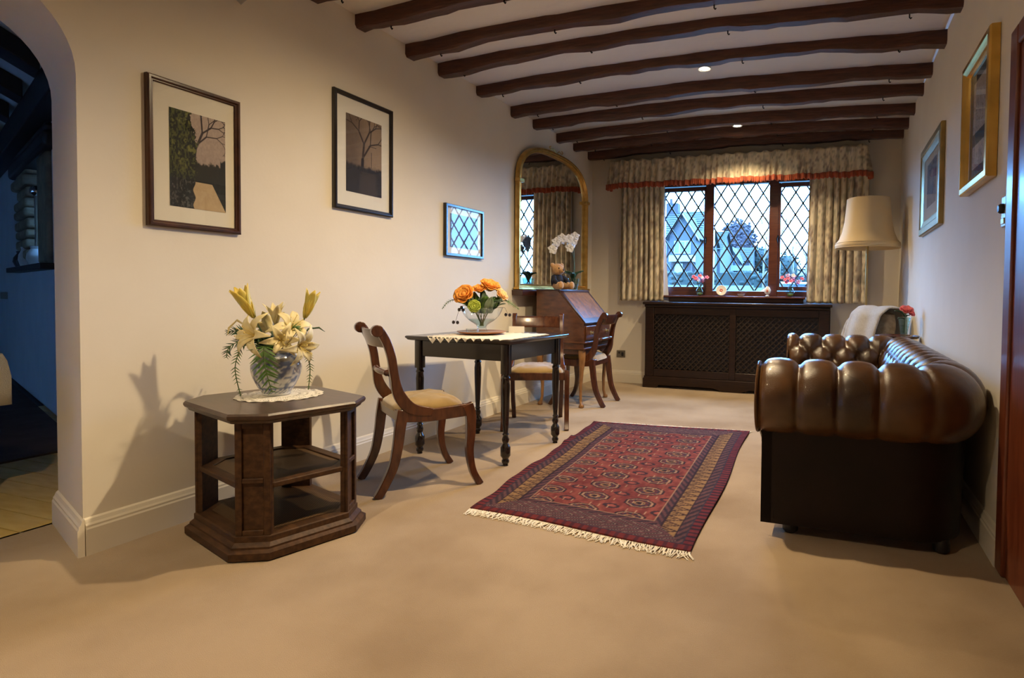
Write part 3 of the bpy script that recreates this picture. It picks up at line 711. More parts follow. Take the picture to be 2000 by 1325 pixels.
m = MB(); m.box(-0.255, 0.268, -W2 - 0.012, W2 + 0.012, 0.605, 0.62); m.box(-0.25, 0.258, -W2 - 0.006, W2 + 0.006, 0.545, 0.562); obj('moulding', m, 'bureau_wood', bu, bevel=0.004)
m = MB()
ap = [(-W2 + 0.04, 0.56), (-W2 + 0.04, 0.50), (-0.18, 0.485), (-0.10, 0.515), (0.10, 0.515), (0.18, 0.485), (W2 - 0.04, 0.50), (W2 - 0.04, 0.56)]
m.prism(ap, 0.215, 0.235, 'x'); obj('apron', m, 'bureau_wood', bu, smooth=False)
for s in (-1, 1):
    m = MB(); m.box(-0.22, 0.22, s * (W2 - 0.03) - 0.01, s * (W2 - 0.03) + 0.01, 0.50, 0.56); obj('apron', m, 'bureau_wood', bu, smooth=False)
for sx in (-1, 1):
    for sy in (-1, 1):
        pts, rad = [], []
        for z, off, r in ((0.56, 0.0, 0.030), (0.50, 0.012, 0.036), (0.44, 0.014, 0.031), (0.34, 0.004, 0.022), (0.20, -0.006, 0.016), (0.08, -0.004, 0.0135), (0.035, 0.004, 0.015), (0.022, 0.010, 0.025), (0.008, 0.010, 0.026), (0.0, 0.010, 0.020)):
            pts.append((sx * (0.205 + off), sy * (W2 - 0.045 + off), z)); rad.append(r)
        m = MB(); m.tube(pts, rad, 12); obj('leg', m, 'pale_leg_wood', bu, angle=60)
# shelf under the mirror
m = MB(); m.box(XL, XL + 0.115, 4.86, 6.46, 1.045, 1.098); o = obj('mirror_shelf', m, 'bureau_edge', bevel=0.005); tag(o, 'narrow brown wall shelf carrying the gilt mirror behind the bureau', 'shelf')

# ---- gilt overmantel mirror
mi = thing('overmantel_mirror', 'large arched mirror in a moulded gilt frame above the bureau', 'mirror', (XL + 0.036, 5.665, 1.10), PI / 2 - 0.03)
MW, MHs, MR = 0.775, 1.02, 0.41      # half width, straight height, rise of arch
def mshape(d, nseg=28):
    p = [(-MW + d, d), (-MW + d, MHs)]
    for k in range(1, nseg):
        a = PI - PI * k / nseg
        ex = 0.72
        p.append(((MW - d) * math.copysign(abs(math.cos(a)) ** ex, math.cos(a)), MHs + (MR - d) * abs(math.sin(a)) ** 0.86))
    return p + [(MW - d, MHs), (MW - d, d)]
prof = [(0.0, 0.0), (0.0, 0.030), (0.010, 0.043), (0.024, 0.045), (0.030, 0.034), (0.036, 0.033), (0.044, 0.039), (0.052, 0.028), (0.056, 0.012), (0.056, 0.0)]
m = MB(); rings = [mshape(d) for d, h in prof]; n = len(rings[0]); k = len(prof); vs = []
for (d, h), r in zip(prof, rings): vs += [(x, -h, z) for x, z in r]
m.add(vs, [(i * n + j, i * n + (j + 1) % n, (i + 1) * n + (j + 1) % n, (i + 1) * n + j) for i in range(k - 1) for j in range(n)])
fr = obj('frame', m, 'gilt', mi, angle=40)
m = MB(); q = mshape(0.052); m.add([(x, -0.006, z) for x, z in q], [tuple(range(len(q)))]); obj('mirror_glass', m, 'mirror_silver', mi, smooth=False)
m = MB(); m.box(-MW - 0.02, MW + 0.02, -0.06, 0.0, 0.0, 0.026); obj('base_rail', m, 'gilt', mi, bevel=0.005)
for s in (-1, 1):
    m = MB(); m.box(s * (MW - 0.035) - 0.046, s * (MW - 0.035) + 0.046, -0.056, 0.0, MHs - 0.02, MHs + 0.015); obj('capital', m, 'gilt', fr, bevel=0.006)
m = MB()
for s in (-1, 1): m.tube([(0, -0.02, MHs + MR - 0.01), (s * 0.06, -0.02, MHs + MR + 0.03), (s * 0.13, -0.02, MHs + MR + 0.015), (s * 0.15, -0.02, MHs + MR + 0.035), (s * 0.12, -0.02, MHs + MR + 0.045)], 0.006, 6)
obj('cresting', m, 'gilt', fr)

# ---- radiator cabinet under the window
rc = thing('radiator_cabinet', 'long dark oak radiator cabinet with lattice grilles under the window', 'cabinet', (-1.02, 6.66, 0))
X2 = 1.0; y0, y1 = -0.11, 0.128
m = MB(); m.box(-X2 - 0.03, X2 + 0.03, y0 - 0.03, y1, 0.955, 0.985); obj('top', m, 'dark_oak', rc, bevel=0.008)
m = MB(); m.box(-X2 - 0.012, X2 + 0.012, y0 - 0.014, y1, 0.925, 0.955); obj('cornice', m, 'dark_oak', rc, bevel=0.008)
for x0, x1 in ((-X2, -X2 + 0.10), (X2 - 0.10, X2), (-0.035, 0.035)):
    m = MB(); m.box(x0, x1, y0, y0 + 0.03, 0.13, 0.925); obj('stile', m, 'dark_oak', rc, bevel=0.005)
for z0, z1 in ((0.845, 0.925), (0.13, 0.215)):
    m = MB(); m.box(-X2 + 0.1, X2 - 0.1, y0 + 0.004, y0 + 0.028, z0, z1); obj('rail', m, 'dark_oak', rc, bevel=0.005)
for s in (-1, 1):
    m = MB(); m.box(s * X2 - 0.012, s * X2 + 0.012, y0 + 0.03, y1, 0.13, 0.925); obj('side_panel', m, 'dark_oak', rc, smooth=False)
m = MB(); zz = 0.13
bp_ = [(-X2 - 0.02, 0), (-X2 + 0.14, 0), (-X2 + 0.17, 0.035), (-0.2, 0.035), (-0.13, 0.012), (-0.10, 0), (0.10, 0), (0.13, 0.012), (0.2, 0.035), (X2 - 0.17, 0.035), (X2 - 0.14, 0), (X2 + 0.02, 0), (X2 + 0.02, 0.10), (X2, 0.13), (-X2, 0.13), (-X2 - 0.02, 0.10)]
m.prism(bp_, y0 - 0.022, y0 + 0.02, 'y'); m.box(-X2 - 0.02, -X2 + 0.01, y0 + 0.02, y1, 0, 0.13); m.box(X2 - 0.01, X2 + 0.02, y0 + 0.02, y1, 0, 0.13); obj('plinth', m, 'dark_oak', rc, smooth=False, bevel=0.004)
for xa, xb in ((-X2 + 0.10, -0.035), (0.035, X2 - 0.10)):
    m = MB(); m.box(xa, xb, y0 + 0.045, y0 + 0.05, 0.215, 0.845); gp = obj('grille_back', m, 'black_part', rc, smooth=False)
    m = MB(); cxm, czm = (xa + xb) / 2, 0.53; step = 0.044; h = 0.007
    for sg in (1, -1):
        u = (0.7071, 0.7071 * sg); nn = (-u[1], u[0])
        for k in range(-30, 31):
            c = (cxm + nn[0] * step * k, czm + nn[1] * step * k)
            q = clip_poly([(c[0] - u[0] * 2 - nn[0] * h, c[1] - u[1] * 2 - nn[1] * h), (c[0] + u[0] * 2 - nn[0] * h, c[1] + u[1] * 2 - nn[1] * h), (c[0] + u[0] * 2 + nn[0] * h, c[1] + u[1] * 2 + nn[1] * h), (c[0] - u[0] * 2 + nn[0] * h, c[1] - u[1] * 2 + nn[1] * h)], xa, xb, 0.215, 0.845)
            if len(q) >= 3: m.prism(q, y0 + (0.022 if sg > 0 else 0.027), y0 + (0.027 if sg > 0 else 0.032), 'y')
    lt = obj('lattice_grille', m, 'lattice_wood', rc, smooth=False); lt['kind'] = 'stuff'

# ---- chesterfield sofa along the right wall
sf = thing('chesterfield_sofa', 'buttoned brown leather chesterfield sofa with rolled arms', 'sofa', (0, 0, 0))
XF = -0.305                      # front of the arms
cyN, cyF, cxB, RC = 2.775, 4.70, 0.478, 0.16
ROLL, ZR = 0.158, 0.612
segs = []
l1 = cxB - RC - XF; l2 = PI / 2 * RC; l3 = (cyF - RC) - (cyN + RC)
LT = l1 + l2 + l3 + l2 + l1
def spine(s):
    """position and outward direction along the arms and back"""
    if s < l1: return (XF + s, cyN), (0, -1)
    s -= l1
    if s < l2:
        a = -PI / 2 + s / RC; return (cxB - RC + RC * math.cos(a), cyN + RC + RC * math.sin(a)), (math.cos(a), math.sin(a))
    s -= l2
    if s < l3: return (cxB, cyN + RC + s), (1, 0)
    s -= l3
    if s < l2:
        a = s / RC; return (cxB - RC + RC * math.cos(a), cyF - RC + RC * math.sin(a)), (math.cos(a), math.sin(a))
    s -= l2
    return (cxB - RC - s, cyF), (0, 1)
# cross-section: (outward, up) from inside seat level over the roll and under it
sec = []
for k in range(13): t = k / 12; sec.append((-0.175 + 0.045 * t, 0.36 + (ZR + 0.02 - 0.36) * t))
for k in range(1, 27):
    a = PI * 0.955 - (PI * 1.50) * k / 26; sec.append((0.012 + (ROLL - 0.012) * math.cos(a) * (1.0 if math.cos(a) > 0 else 0.92), ZR + ROLL * math.sin(a)))
secL = [0.0]
for k in range(1, len(sec)): secL.append(secL[-1] + math.hypot(sec[k][0] - sec[k - 1][0], sec[k][1] - sec[k - 1][1]))
secN = []
for k in range(len(sec)):
    a, b = sec[max(k - 1, 0)], sec[min(k + 1, len(sec) - 1)]; d = (b[0] - a[0], b[1] - a[1]); q = math.hypot(*d); secN.append((-d[1] / q, d[0] / q))
PIT = 0.163
TOPT = secL[12] + 0.11          # where the last button row sits: just over the crest, inside
def g(x, wd): return math.exp(-(x / wd) ** 2)
def near(x): return x - math.floor(x + 0.5)
def leather_pt(s, k):
    (px, py), (ox, oy) = spine(max(0, min(LT, s))); u, z = sec[k]; nu, nz = secN[k]; t = secL[k]
    rows = 0.115
    ph = (s - 0.175) / PIT
    if t < TOPT:
        tt = (TOPT - t) / rows
        a, b = (ph + tt * 0.5), (ph - tt * 0.5)
        ga, gb = g(near(a), 0.16), g(near(b), 0.16)
        dsp = 0.018 - 0.020 * max(ga, gb) - 0.034 * ga * gb
        if tt > 3.1: dsp *= max(0, 1 - (tt - 3.1))
    else:
        q = g(near(ph), 0.10) * (1.0 if t < secL[-1] - 0.02 else 0.3)
        fade = min(1.0, max(0.25, 1.15 - (t - TOPT) * 1.6))
        bul = abs(math.sin(PI * ph)) ** 0.6
        dsp = (0.022 * bul - 0.012 * q) * fade
    # soft end
    e = min(s, LT - s)
    if e < 0.035: dsp -= 0.012 * (1 - e / 0.035) ** 2
    u += -nu * -dsp * 1.0; z += nz * dsp
    return (px + ox * u, py + oy * u, z)
def outward_sign():
    return 1
ns = 300
def part(s0, s1, nm, mat, n_):
    m = MB(); kk = len(sec)
    m.grid(lambda a, b: leather_pt(s0 + (s1 - s0) * a, int(round(b * (kk - 1)))), n_, kk)
    return obj(nm, m, mat, sf, angle=70)
sA, sB = l1 + l2 / 2, l1 + l2 * 1.5 + l3
a1 = part(0, sA, 'arm', 'leather', 110); part(sA, sB, 'backrest', 'leather', 180); a2 = part(sB, LT, 'arm', 'leather', 110)
# front facings of the two arms with piping
for cy, sg, par in ((cyN, -1, a1), (cyF, 1, a2)):
    pts = [(u * sg + cy, z) for u, z in sec]
    m = MB(); m.add([(XF + 0.004, y, z) for y, z in pts], [tuple(range(len(pts)))]); obj('arm_facing', m, 'leather', par, smooth=False, solid=0.006)
    m = MB(); m.tube([(XF + 0.002, cy + sg * (u + nn[0] * 0.0), z) for (u, z), nn in zip(sec, secN)], 0.006, 6); obj('piping', m, 'leather', par)
# outer panels under the roll, base, seat
m = MB()
of = 0.085
def panel(a, b):
    s = LT * a; (px, py), (ox, oy) = spine(s); z = 0.055 + (0.50 - 0.055) * b
    k = of - 0.012 * (1 - b)
    return (px + ox * k + (0.07 if a in (0.0, 1.0) else 0), py + oy * k, z)
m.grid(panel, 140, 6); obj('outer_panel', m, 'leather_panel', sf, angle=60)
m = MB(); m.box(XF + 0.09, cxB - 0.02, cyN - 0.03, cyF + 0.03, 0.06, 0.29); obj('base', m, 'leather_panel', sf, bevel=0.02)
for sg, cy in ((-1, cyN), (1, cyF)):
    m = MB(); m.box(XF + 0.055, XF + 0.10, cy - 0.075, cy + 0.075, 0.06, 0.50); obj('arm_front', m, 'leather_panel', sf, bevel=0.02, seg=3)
n3 = 3; ya_, yb_ = cyN + 0.16, cyF - 0.16
for k in range(n3):
    a, b = ya_ + (yb_ - ya_) * k / n3 + 0.004, ya_ + (yb_ - ya_) * (k + 1) / n3 - 0.004
    m = MB(); m.box(XF + 0.055, cxB - 0.11, a, b, 0.29, 0.445); obj('seat_cushion', m, 'leather', sf, bevel=0.045, seg=4, angle=80)
for x in (XF + 0.15, cxB - 0.02):
    for y in (cyN + 0.0, cyF):
        m = MB(); m.lathe([(0.022, 0), (0.034, 0.012), (0.036, 0.04), (0.03, 0.06)], 12); obj('foot', m, 'black_part', sf, loc=(x, y, 0))

# ---- armchair behind the sofa with a knitted throw
ac = thing('armchair', 'pale upholstered low armchair behind the far sofa arm', 'armchair', (0.06, 5.60, 0), 0.64)
m = MB(); m.box(-0.50, 0.30, -0.30, 0.30, 0.10, 0.30); obj('base', m, 'pale_upholstery', ac, bevel=0.03)
m = MB(); m.box(-0.53, 0.18, -0.29, 0.29, 0.30, 0.46); obj('seat_cushion', m, 'pale_upholstery', ac, bevel=0.05, seg=4, angle=80)
def acb(u, v):
    q = 2 * PI * v; cc, ss = math.copysign(abs(math.cos(q)) ** 0.45, math.cos(q)), math.copysign(abs(math.sin(q)) ** 0.45, math.sin(q))
    z = 0.28 + 0.66 * u; k = 1 - 0.25 * max(0, u - 0.8) / 0.2
    return (0.17 + 0.20 * u + 0.085 * cc * k, 0.30 * ss * (1 - 0.14 * u ** 3) * (1 - 0.10 * max(0, u - 0.85) / 0.15), z + 0.02 * math.cos(3 * ss) * (u > 0.9))
m = MB(); m.grid(acb, 16, 32); m.f.append(tuple(range(32 * 15, 32 * 16))); obj('backrest', m, 'chair_check', ac, angle=70)
for x in (-0.45, 0.25):
    for y in (-0.25, 0.25):
        m = MB(); m.tube([(x, y, 0), (x, y, 0.11)], [0.014, 0.022], 8); obj('leg', m, 'mahogany', ac)
def thr(u, v):
    yy = -0.315 + 0.40 * u
    p = [(0.055, 0.33), (0.07, 0.45), (0.105, 0.62), (0.155, 0.80), (0.205, 0.925), (0.29, 0.985), (0.40, 0.985), (0.475, 0.93), (0.485, 0.70)]
    f = v * (len(p) - 1); i = min(int(f), len(p) - 2); t = f - i
    x, z = p[i][0] * (1 - t) + p[i + 1][0] * t, p[i][1] * (1 - t) + p[i + 1][1] * t
    return (x + 0.012 * math.sin(26 * yy) - 0.01, yy, z + 0.006 * math.sin(26 * yy + 1))
m = MB(); m.grid(thr, 40, 40); o = obj('knitted_throw', m, 'throw_knit', loc=(0.06, 5.60, 0), rot=(0, 0, 0.64), solid=0.012, angle=80); tag(o, 'cream knitted throw draped over the armchair back', 'throw')

# ---- little pie-crust side table by the wall
st = thing('occasional_table', 'small dark pie-crust table between sofa and armchair', 'table', (0.487, 5.07, 0))
m = MB(); m.lathe([(0.01, 0.752), (0.130, 0.752), (0.150, 0.757), (0.156, 0.772), (0.150, 0.776), (0.140, 0.766), (0.02, 0.766)], 60, wob=lambda q, z: 1 + (0.035 * abs(math.cos(5 * q)) if z > 0.75 else 0)); obj('table_top', m, 'mahogany', st)
m = MB(); m.lathe([(0.02, 0.10), (0.03, 0.16), (0.022, 0.24), (0.016, 0.40), (0.024, 0.50), (0.017, 0.58), (0.02, 0.752)], 14); obj('column', m, 'mahogany', st)
for k in range(3):
    a = k * 2 * PI / 3 + 0.5; m = MB(); m.tube([(0.015 * math.cos(a), 0.015 * math.sin(a), 0.16), (0.07 * math.cos(a), 0.07 * math.sin(a), 0.11), (0.13 * math.cos(a), 0.13 * math.sin(a), 0.03), (0.155 * math.cos(a), 0.155 * math.sin(a), 0.008)], [0.018, 0.015, 0.012, 0.009], 8); obj('leg', m, 'mahogany', st)

# ---- standard lamp
lm = thing('floor_lamp', 'tall brass floor lamp with a cream bell-shaped fabric shade', 'lamp', (0.318, 6.25, 0))
m = MB(); m.lathe([(0.13, 0), (0.13, 0.02), (0.10, 0.035), (0.03, 0.05), (0.015, 0.08)], 28); obj('base', m, 'brass', lm)
m = MB(); m.tube([(0, 0, 0.05), (0, 0, 1.80)], 0.0125, 12); obj('pole', m, 'brass', lm)
sh = [(0.292, 1.545), (0.296, 1.575), (0.288, 1.592), (0.262, 1.625), (0.232, 1.70), (0.213, 1.80), (0.202, 1.90), (0.193, 2.012), (0.190, 2.022)]
m = MB(); m.lathe(sh, 64, cap=False, wob=lambda q, z: 1 + 0.016 * abs(math.cos(4 * q)) ** 3 - 0.008); s_ = obj('lamp_shade', m, 'shade_cloth', lm, solid=0.004)
for r, z in ((0.291, 1.592), (0.190, 2.02), (0.294, 1.546)):
    m = MB(); m.tube([(r * math.cos(a), r * math.sin(a), z) for a in np.linspace(0, 2 * PI, 49)], 0.0045, 6, cap=False); obj('braid', m, 'shade_cloth', s_)
m = MB(); m.ball((0, 0, 1.84), (0.03, 0.03, 0.045)); obj('bulb', m, 'white_china', lm)
# ================================================================= soft furnishings and pictures
# ---- rug
def rug_color(u, v, W=1.20, L=2.20):
    x, y = u * W, v * L
    d = np.minimum(np.minimum(x, W - x), np.minimum(y, L - y))
    dx = np.minimum(x, W - x); dy = np.minimum(y, L - y)
    side = dx < dy
    red, brick, dark, tan, navy, cream = S(98, 46, 42), S(118, 62, 54), S(46, 32, 36), S(136, 104, 74), S(50, 46, 56), S(158, 124, 102)
    nz = fbm(u, v, 40, 3); c = mix(red, brick, smoothstep(0.3, 0.7, nz))
    # field guls: three columns, staggered small ones between
    def guls(ox, oy, rx, ry, big):
        nonlocal c
        px, py = 0.262, 0.190
        gx, gy = (x - 0.30 - ox) / px, (y - 0.24 - oy) / py
        ex, ey = np.abs(gx - np.round(gx)) * px / rx, np.abs(gy - np.round(gy)) * py / ry
        r = np.maximum(np.maximum(ex, ey), (ex + ey) * 0.72)
        inside = (d > 0.245)
        if big:
            c = np.where((inside & (r < 1.0))[..., None], np.asarray(dark), c)
            c = np.where((inside & (r < 0.86) & (r > 0.74))[..., None], np.asarray(cream) * 0.75, c)
            c = np.where((inside & (r < 0.70))[..., None], mix(navy, red, (np.sin(gx * 50) * np.sin(gy * 44) > 0.1).astype(float)), c)
            c = np.where((inside & (r < 0.38))[..., None], np.asarray(tan) * 0.9, c)
            c = np.where((inside & (r < 0.24))[..., None], np.asarray(dark), c)
        else:
            c = np.where((inside & (r < 1.0))[..., None], np.asarray(dark) * 1.3, c)
            c = np.where((inside & (r < 0.55))[..., None], np.asarray(brick) * 1.2, c)
    guls(0, 0, 0.086, 0.064, True); guls(0.131, 0.095, 0.046, 0.030, False)
    ln = (d > 0.245) & ((np.abs(np.sin(x * 60) ) < 0.12) & (np.abs(np.sin(y * 28 + 0.6)) < 0.45))
    c = np.where(ln[..., None], np.asarray(cream) * 0.8, c)
    t = np.where(side, y, x)
    # borders from outside in
    def band(a, b, col): 
        nonlocal c
        c = np.where(((d >= a) & (d < b))[..., None], col, c)
    band(0, 0.045, mix(S(96, 40, 42), S(50, 32, 38), (np.sin(t * 150) > 0.2).astype(float)))
    band(0.045, 0.056, np.asarray(navy))
    band(0.056, 0.098, mix(S(86, 58, 58), S(52, 40, 46), (np.sin(t * 95 + d * 160) > 0).astype(float)))
    band(0.098, 0.106, np.asarray(dark))
    zig = np.abs(((t * 15 + np.where(side, 0, 0.3)) % 1) - 0.5) * 2
    q = np.clip((d - 0.106) / 0.084, 0, 1)
    band(0.106, 0.190, mix(S(126, 97, 66), S(58, 40, 36), ((np.abs(zig - q) < 0.16) | (np.abs(zig - q + 0.5) < 0.10)).astype(float)))
    band(0.190, 0.198, np.asarray(dark))
    band(0.198, 0.237, mix(S(84, 54, 56), S(50, 38, 44), (np.sin(t * 95 - d * 160) > 0).astype(float)))
    band(0.237, 0.245, np.asarray(cream) * 0.7)
    # end skirts
    endb = (~side) & (d >= 0.056) & (d < 0.198)
    ez = mix(S(86, 56, 58), S(54, 40, 46), (np.sin(x * 105 + np.abs(d - 0.127) * 190) > 0.1).astype(float)); ez = mix(ez, S(138, 116, 104), (np.sin(x * 105 + np.abs(d - 0.127) * 190) > 0.93).astype(float) * 0.8)
    c = np.where(endb[..., None], ez, c)
    end = dy < 0.05
    c = np.where(end[..., None], mix(S(98, 40, 38), S(70, 34, 38), (np.sin(x * 130) > 0.3).astype(float)), c)
    return c * (0.72 + 0.5 * fbm(u, v, 70, 9))[..., None] * (0.9 + 0.2 * vnoise(u, v, 6, 77))[..., None]
RC4 = [Vector((-1.655, 2.484, 0)), Vector((-0.520, 2.385, 0)), Vector((-0.585, 4.67, 0)), Vector((-1.835, 4.54, 0))]
def rug_pt(u, v):
    p = RC4[0] * ((1 - u) * (1 - v)) + RC4[1] * (u * (1 - v)) + RC4[2] * (u * v) + RC4[3] * ((1 - u) * v)
    e = max(0, 1 - u * 3.5)
    z = 0.009 + 0.0035 * math.sin(5 * v + 3 * u) ** 2 + 0.010 * e * (math.exp(-((v - 0.66) / 0.02) ** 2) + math.exp(-((v - 0.73) / 0.018) ** 2)) + 0.004 * math.sin(38 * v) * max(0, 1 - u * 12) ** 2
    x = p.x + 0.008 * math.sin(16 * v) * ((1 - u) ** 6) - 0.010 * math.sin(9 * v + 1) * (u ** 6)
    return (x, p.y + 0.012 * math.sin(6 * u) * (1 - v) ** 4, z)
NU, NV = 190, 340
rg = thing('oriental_rug', 'red patterned oriental rug with fringed ends on the carpet', 'rug')
m = MB(); m.grid(rug_pt, NU, NV)
uu, vv = np.meshgrid(np.linspace(0, 1, NU), np.linspace(0, 1, NV), indexing='ij')
m.c = rug_color(uu, vv).reshape(-1, 3); obj('pile', m, 'rug_wool', rg, solid=0.007)
for v0, sg in ((0.0, -1), (1.0, 1)):
    m = MB(); r = np.random.RandomState(5 + sg)
    for k in range(230):
        p = rug_pt(k / 229, v0); L = 0.045 + 0.022 * r.rand(); a = r.randn() * 0.35
        m.tube([(p[0], p[1] - sg * 0.004, 0.007), (p[0] + math.sin(a) * L * 0.5, p[1] + sg * L * 0.5, 0.007), (p[0] + math.sin(a * 1.6) * L, p[1] + sg * L, 0.003)], [0.0028, 0.0024, 0.0016], 4)
    f = obj('fringe', m, 'lace', rg); f['kind'] = 'stuff'

# ---- curtains and pelmet
def floral(u, v, n, seed, wh):
    base = mix(S(214, 200, 172), S(230, 218, 192), vnoise(u, v, 8, seed))
    a = fbm((u * wh) % 1.0, v, 15, seed + 5); b = fbm((u * wh * 1.3 + 0.31) % 1.0, v, 24, seed + 9)
    base = mix(base, S(138, 126, 118), smoothstep(0.57, 0.68, a) * 0.62)
    base = mix(base, S(120, 92, 84), smoothstep(0.63, 0.72, b) * 0.6)
    base = mix(base, S(128, 132, 112), smoothstep(0.60, 0.70, 1 - b) * 0.5)
    return base
def curtain(name, x0, x1, zt, zb, yc, seed, label, folds, lining_side):
    r = np.random.RandomState(seed); ph = r.rand(4) * 6
    t = thing(name, label, 'curtain', ((x0 + x1) / 2, yc, zb), 0, 'pair of floral curtains')
    xm = (x0 + x1) / 2
    def pt(u, v):
        f = folds * 2 * PI * (u + 0.012 * math.sin(9 * u + ph[0]))
        amp = 0.024 + 0.010 * math.sin(3 * u * PI + ph[1])
        s = math.sin(f + 0.5 * math.sin(2.2 * v + ph[2]))
        x = x0 + (x1 - x0) * u + 0.008 * math.cos(f) + (0.02 * (1 - v) * (u - 0.5))
        return (x - xm, amp * s, (zt - zb) * v + 0.004 * math.sin(f))
    nu, nv = 150, 44; m = MB(); m.grid(pt, nu, nv)
    a, b = np.meshgrid(np.linspace(0, 1, nu), np.linspace(0, 1, nv), indexing='ij')
    m.c = floral(a, b, 10, seed, 1.0).reshape(-1, 3); obj('drape', m, 'curtain_cloth', t, angle=80, solid=0.003)
    m = MB()
    def lp_(u, v): p = pt(u, v); return (p[0], p[1] + 0.012, p[2] + 0.01)
    m.grid(lp_, 150, 6); 
    if lining_side:
        m.grid(lambda u, v: (x1 - xm - 0.012 + (0.075 * (1 - v) ** 1.5 + 0.01) * u, 0.022 + 0.01 * u, (zt - zb) * v - 0.012 * (1 - v)), 6, 12)
    obj('lining', m, 'lining', t, angle=80)
curtain('curtain', -2.395, -1.87, 2.36, 0.995, YF - 0.075, 21, 'gathered floral curtain hanging at the bureau side of the window', 8, True)
curtain('curtain', -0.255, 0.335, 2.36, 1.0, YF - 0.075, 33, 'gathered floral curtain partly hidden behind the floor lamp', 8, False)
pm = thing('pelmet', 'gathered floral pelmet with a rust-red frill above the window', 'pelmet', (-1.085, YF - 0.22, 2.37))
def pel(u, v, ext=0.0):
    L0, L1 = 0.17, 2.80; total = L1 + 2 * L0; s = u * total
    f = 46 * 2 * PI * (u + 0.004 * math.sin(40 * u)); amp = 0.004 + 0.015 * (1 - v) + 0.01 * (1 - v) * math.sin(19 * u * PI)
    if s < L0: x, y, nx, ny = -L1 / 2, L0 - s, -1, 0
    elif s < L0 + L1: x, y, nx, ny = -L1 / 2 + s - L0, 0, 0, -1
    else: x, y, nx, ny = L1 / 2, s - L0 - L1, 1, 0
    o = amp * math.sin(f + 0.8 * math.sin(u * 60)) + 0.035 * (1 - v)
    return (x + nx * o, y + ny * o, -0.035 + 0.29 * v + 0.010 * math.sin(f * 0.5) * (v > 0.95) + 0.006 * math.sin(u * 70) * (1 - v))
nu, nv = 620, 12; m = MB(); m.grid(pel, nu, nv); a, b = np.meshgrid(np.linspace(0, 1, nu), np.linspace(0, 1, nv), indexing='ij')
m.c = floral((a * 3) % 1.0, b * 0.3, 14, 55, 1.0).reshape(-1, 3); obj('valance', m, 'curtain_cloth', pm, angle=80, solid=0.003)
def fri(u, v):
    p = pel(u, 0.06); q = pel(u, 0.0); f = 150 * 2 * PI * u
    return (q[0] * 1.0015 + 0.004 * math.sin(f) * (1 - v) * 0.0, p[1] - 0.006 - 0.006 * math.sin(f) * (1 - v * 0.7) - 0.004, p[2] - 0.058 + 0.062 * v + 0.005 * math.sin(f * 0.5) * (1 - v))
m = MB(); m.grid(fri, 1100, 4); obj('frill', m, 'frill_red', pm, angle=80, solid=0.003)
m = MB(); m.box(-1.38, 1.38, 0.02, 0.21, 0.215, 0.235); obj('board', m, 'dark_oak', pm, smooth=False)

# ---- framed pictures
def picture(name, label, cat, loc, rz, W, H, prof, fmat, mounts, fn, mat_mount, group, pw=None):
    """W x H outer size; prof = frame profile [(inset, depth)]; mounts = [(x0,x1,z0,z1,fn,seed)] prints in a mount"""
    t = thing(name, label, cat, loc, rz, group)
    k = len(prof); vs = []
    for d, h in prof: vs += [(-W / 2 + d, -h, -H / 2 + d), (W / 2 - d, -h, -H / 2 + d), (W / 2 - d, -h, H / 2 - d), (-W / 2 + d, -h, H / 2 - d)]
    m = MB(); m.add(vs, [(i * 4 + j, i * 4 + (j + 1) % 4, (i + 1) * 4 + (j + 1) % 4, (i + 1) * 4 + j) for i in range(k - 1) for j in range(4)]); obj('frame', m, fmat, t, smooth=False)
    d = prof[-1][0]; m = MB(); m.box(-W / 2 + d - 0.004, W / 2 - d + 0.004, -0.008, -0.003, -H / 2 + d - 0.004, H / 2 - d + 0.004); mo = obj('mount', m, mat_mount, t, smooth=False)
    for x0, x1, z0, z1, f in mounts:
        nu, nv = (190, 290) if (x1 - x0) < (z1 - z0) else (140, 100)
        m = MB(); m.grid(lambda u, v: (x0 + (x1 - x0) * u, -0.0092, z0 + (z1 - z0) * v), nu, nv)
        a, b = np.meshgrid(np.linspace(0, 1, nu), np.linspace(0, 1, nv), indexing='ij'); m.c = np.clip(f(a, b), 0, 1).reshape(-1, 3); obj('print', m, 'print_ink', t, smooth=False)
    m = MB(); e = d - 0.003; m.add([(-W / 2 + e, -0.0125, -H / 2 + e), (W / 2 - e, -0.0125, -H / 2 + e), (W / 2 - e, -0.0125, H / 2 - e), (-W / 2 + e, -0.0125, H / 2 - e)], [(0, 1, 2, 3)]); obj('glazing', m, 'picture_glass', t, smooth=False)
    return t
def seg_d(u, v, a, b, asp=1.5):
    ax, ay, bx, by = a[0], a[1] * asp, b[0], b[1] * asp; x, y = u, v * asp
    t = np.clip(((x - ax) * (bx - ax) + (y - ay) * (by - ay)) / ((bx - ax) ** 2 + (by - ay) ** 2), 0, 1)
    return np.hypot(x - ax - t * (bx - ax), y - ay - t * (by - ay))
def branches(c, u, v, segs, col):
    for a, b, w_ in segs: c = mix(c, col, 1 - smoothstep(w_ * 0.6, w_ * 1.2, seg_d(u, v, a, b)))
    return c
def twigs(root, ang, L, dep, r, out, w_):
    if dep == 0: return
    b = (root[0] + math.cos(ang) * L, root[1] + math.sin(ang) * L / 1.5); out.append((root, b, w_))
    for s in (-1, 1): twigs(b, ang + s * (0.35 + 0.35 * r.rand()), L * (0.62 + 0.2 * r.rand()), dep - 1, r, out, max(w_ * 0.70, 0.0045))
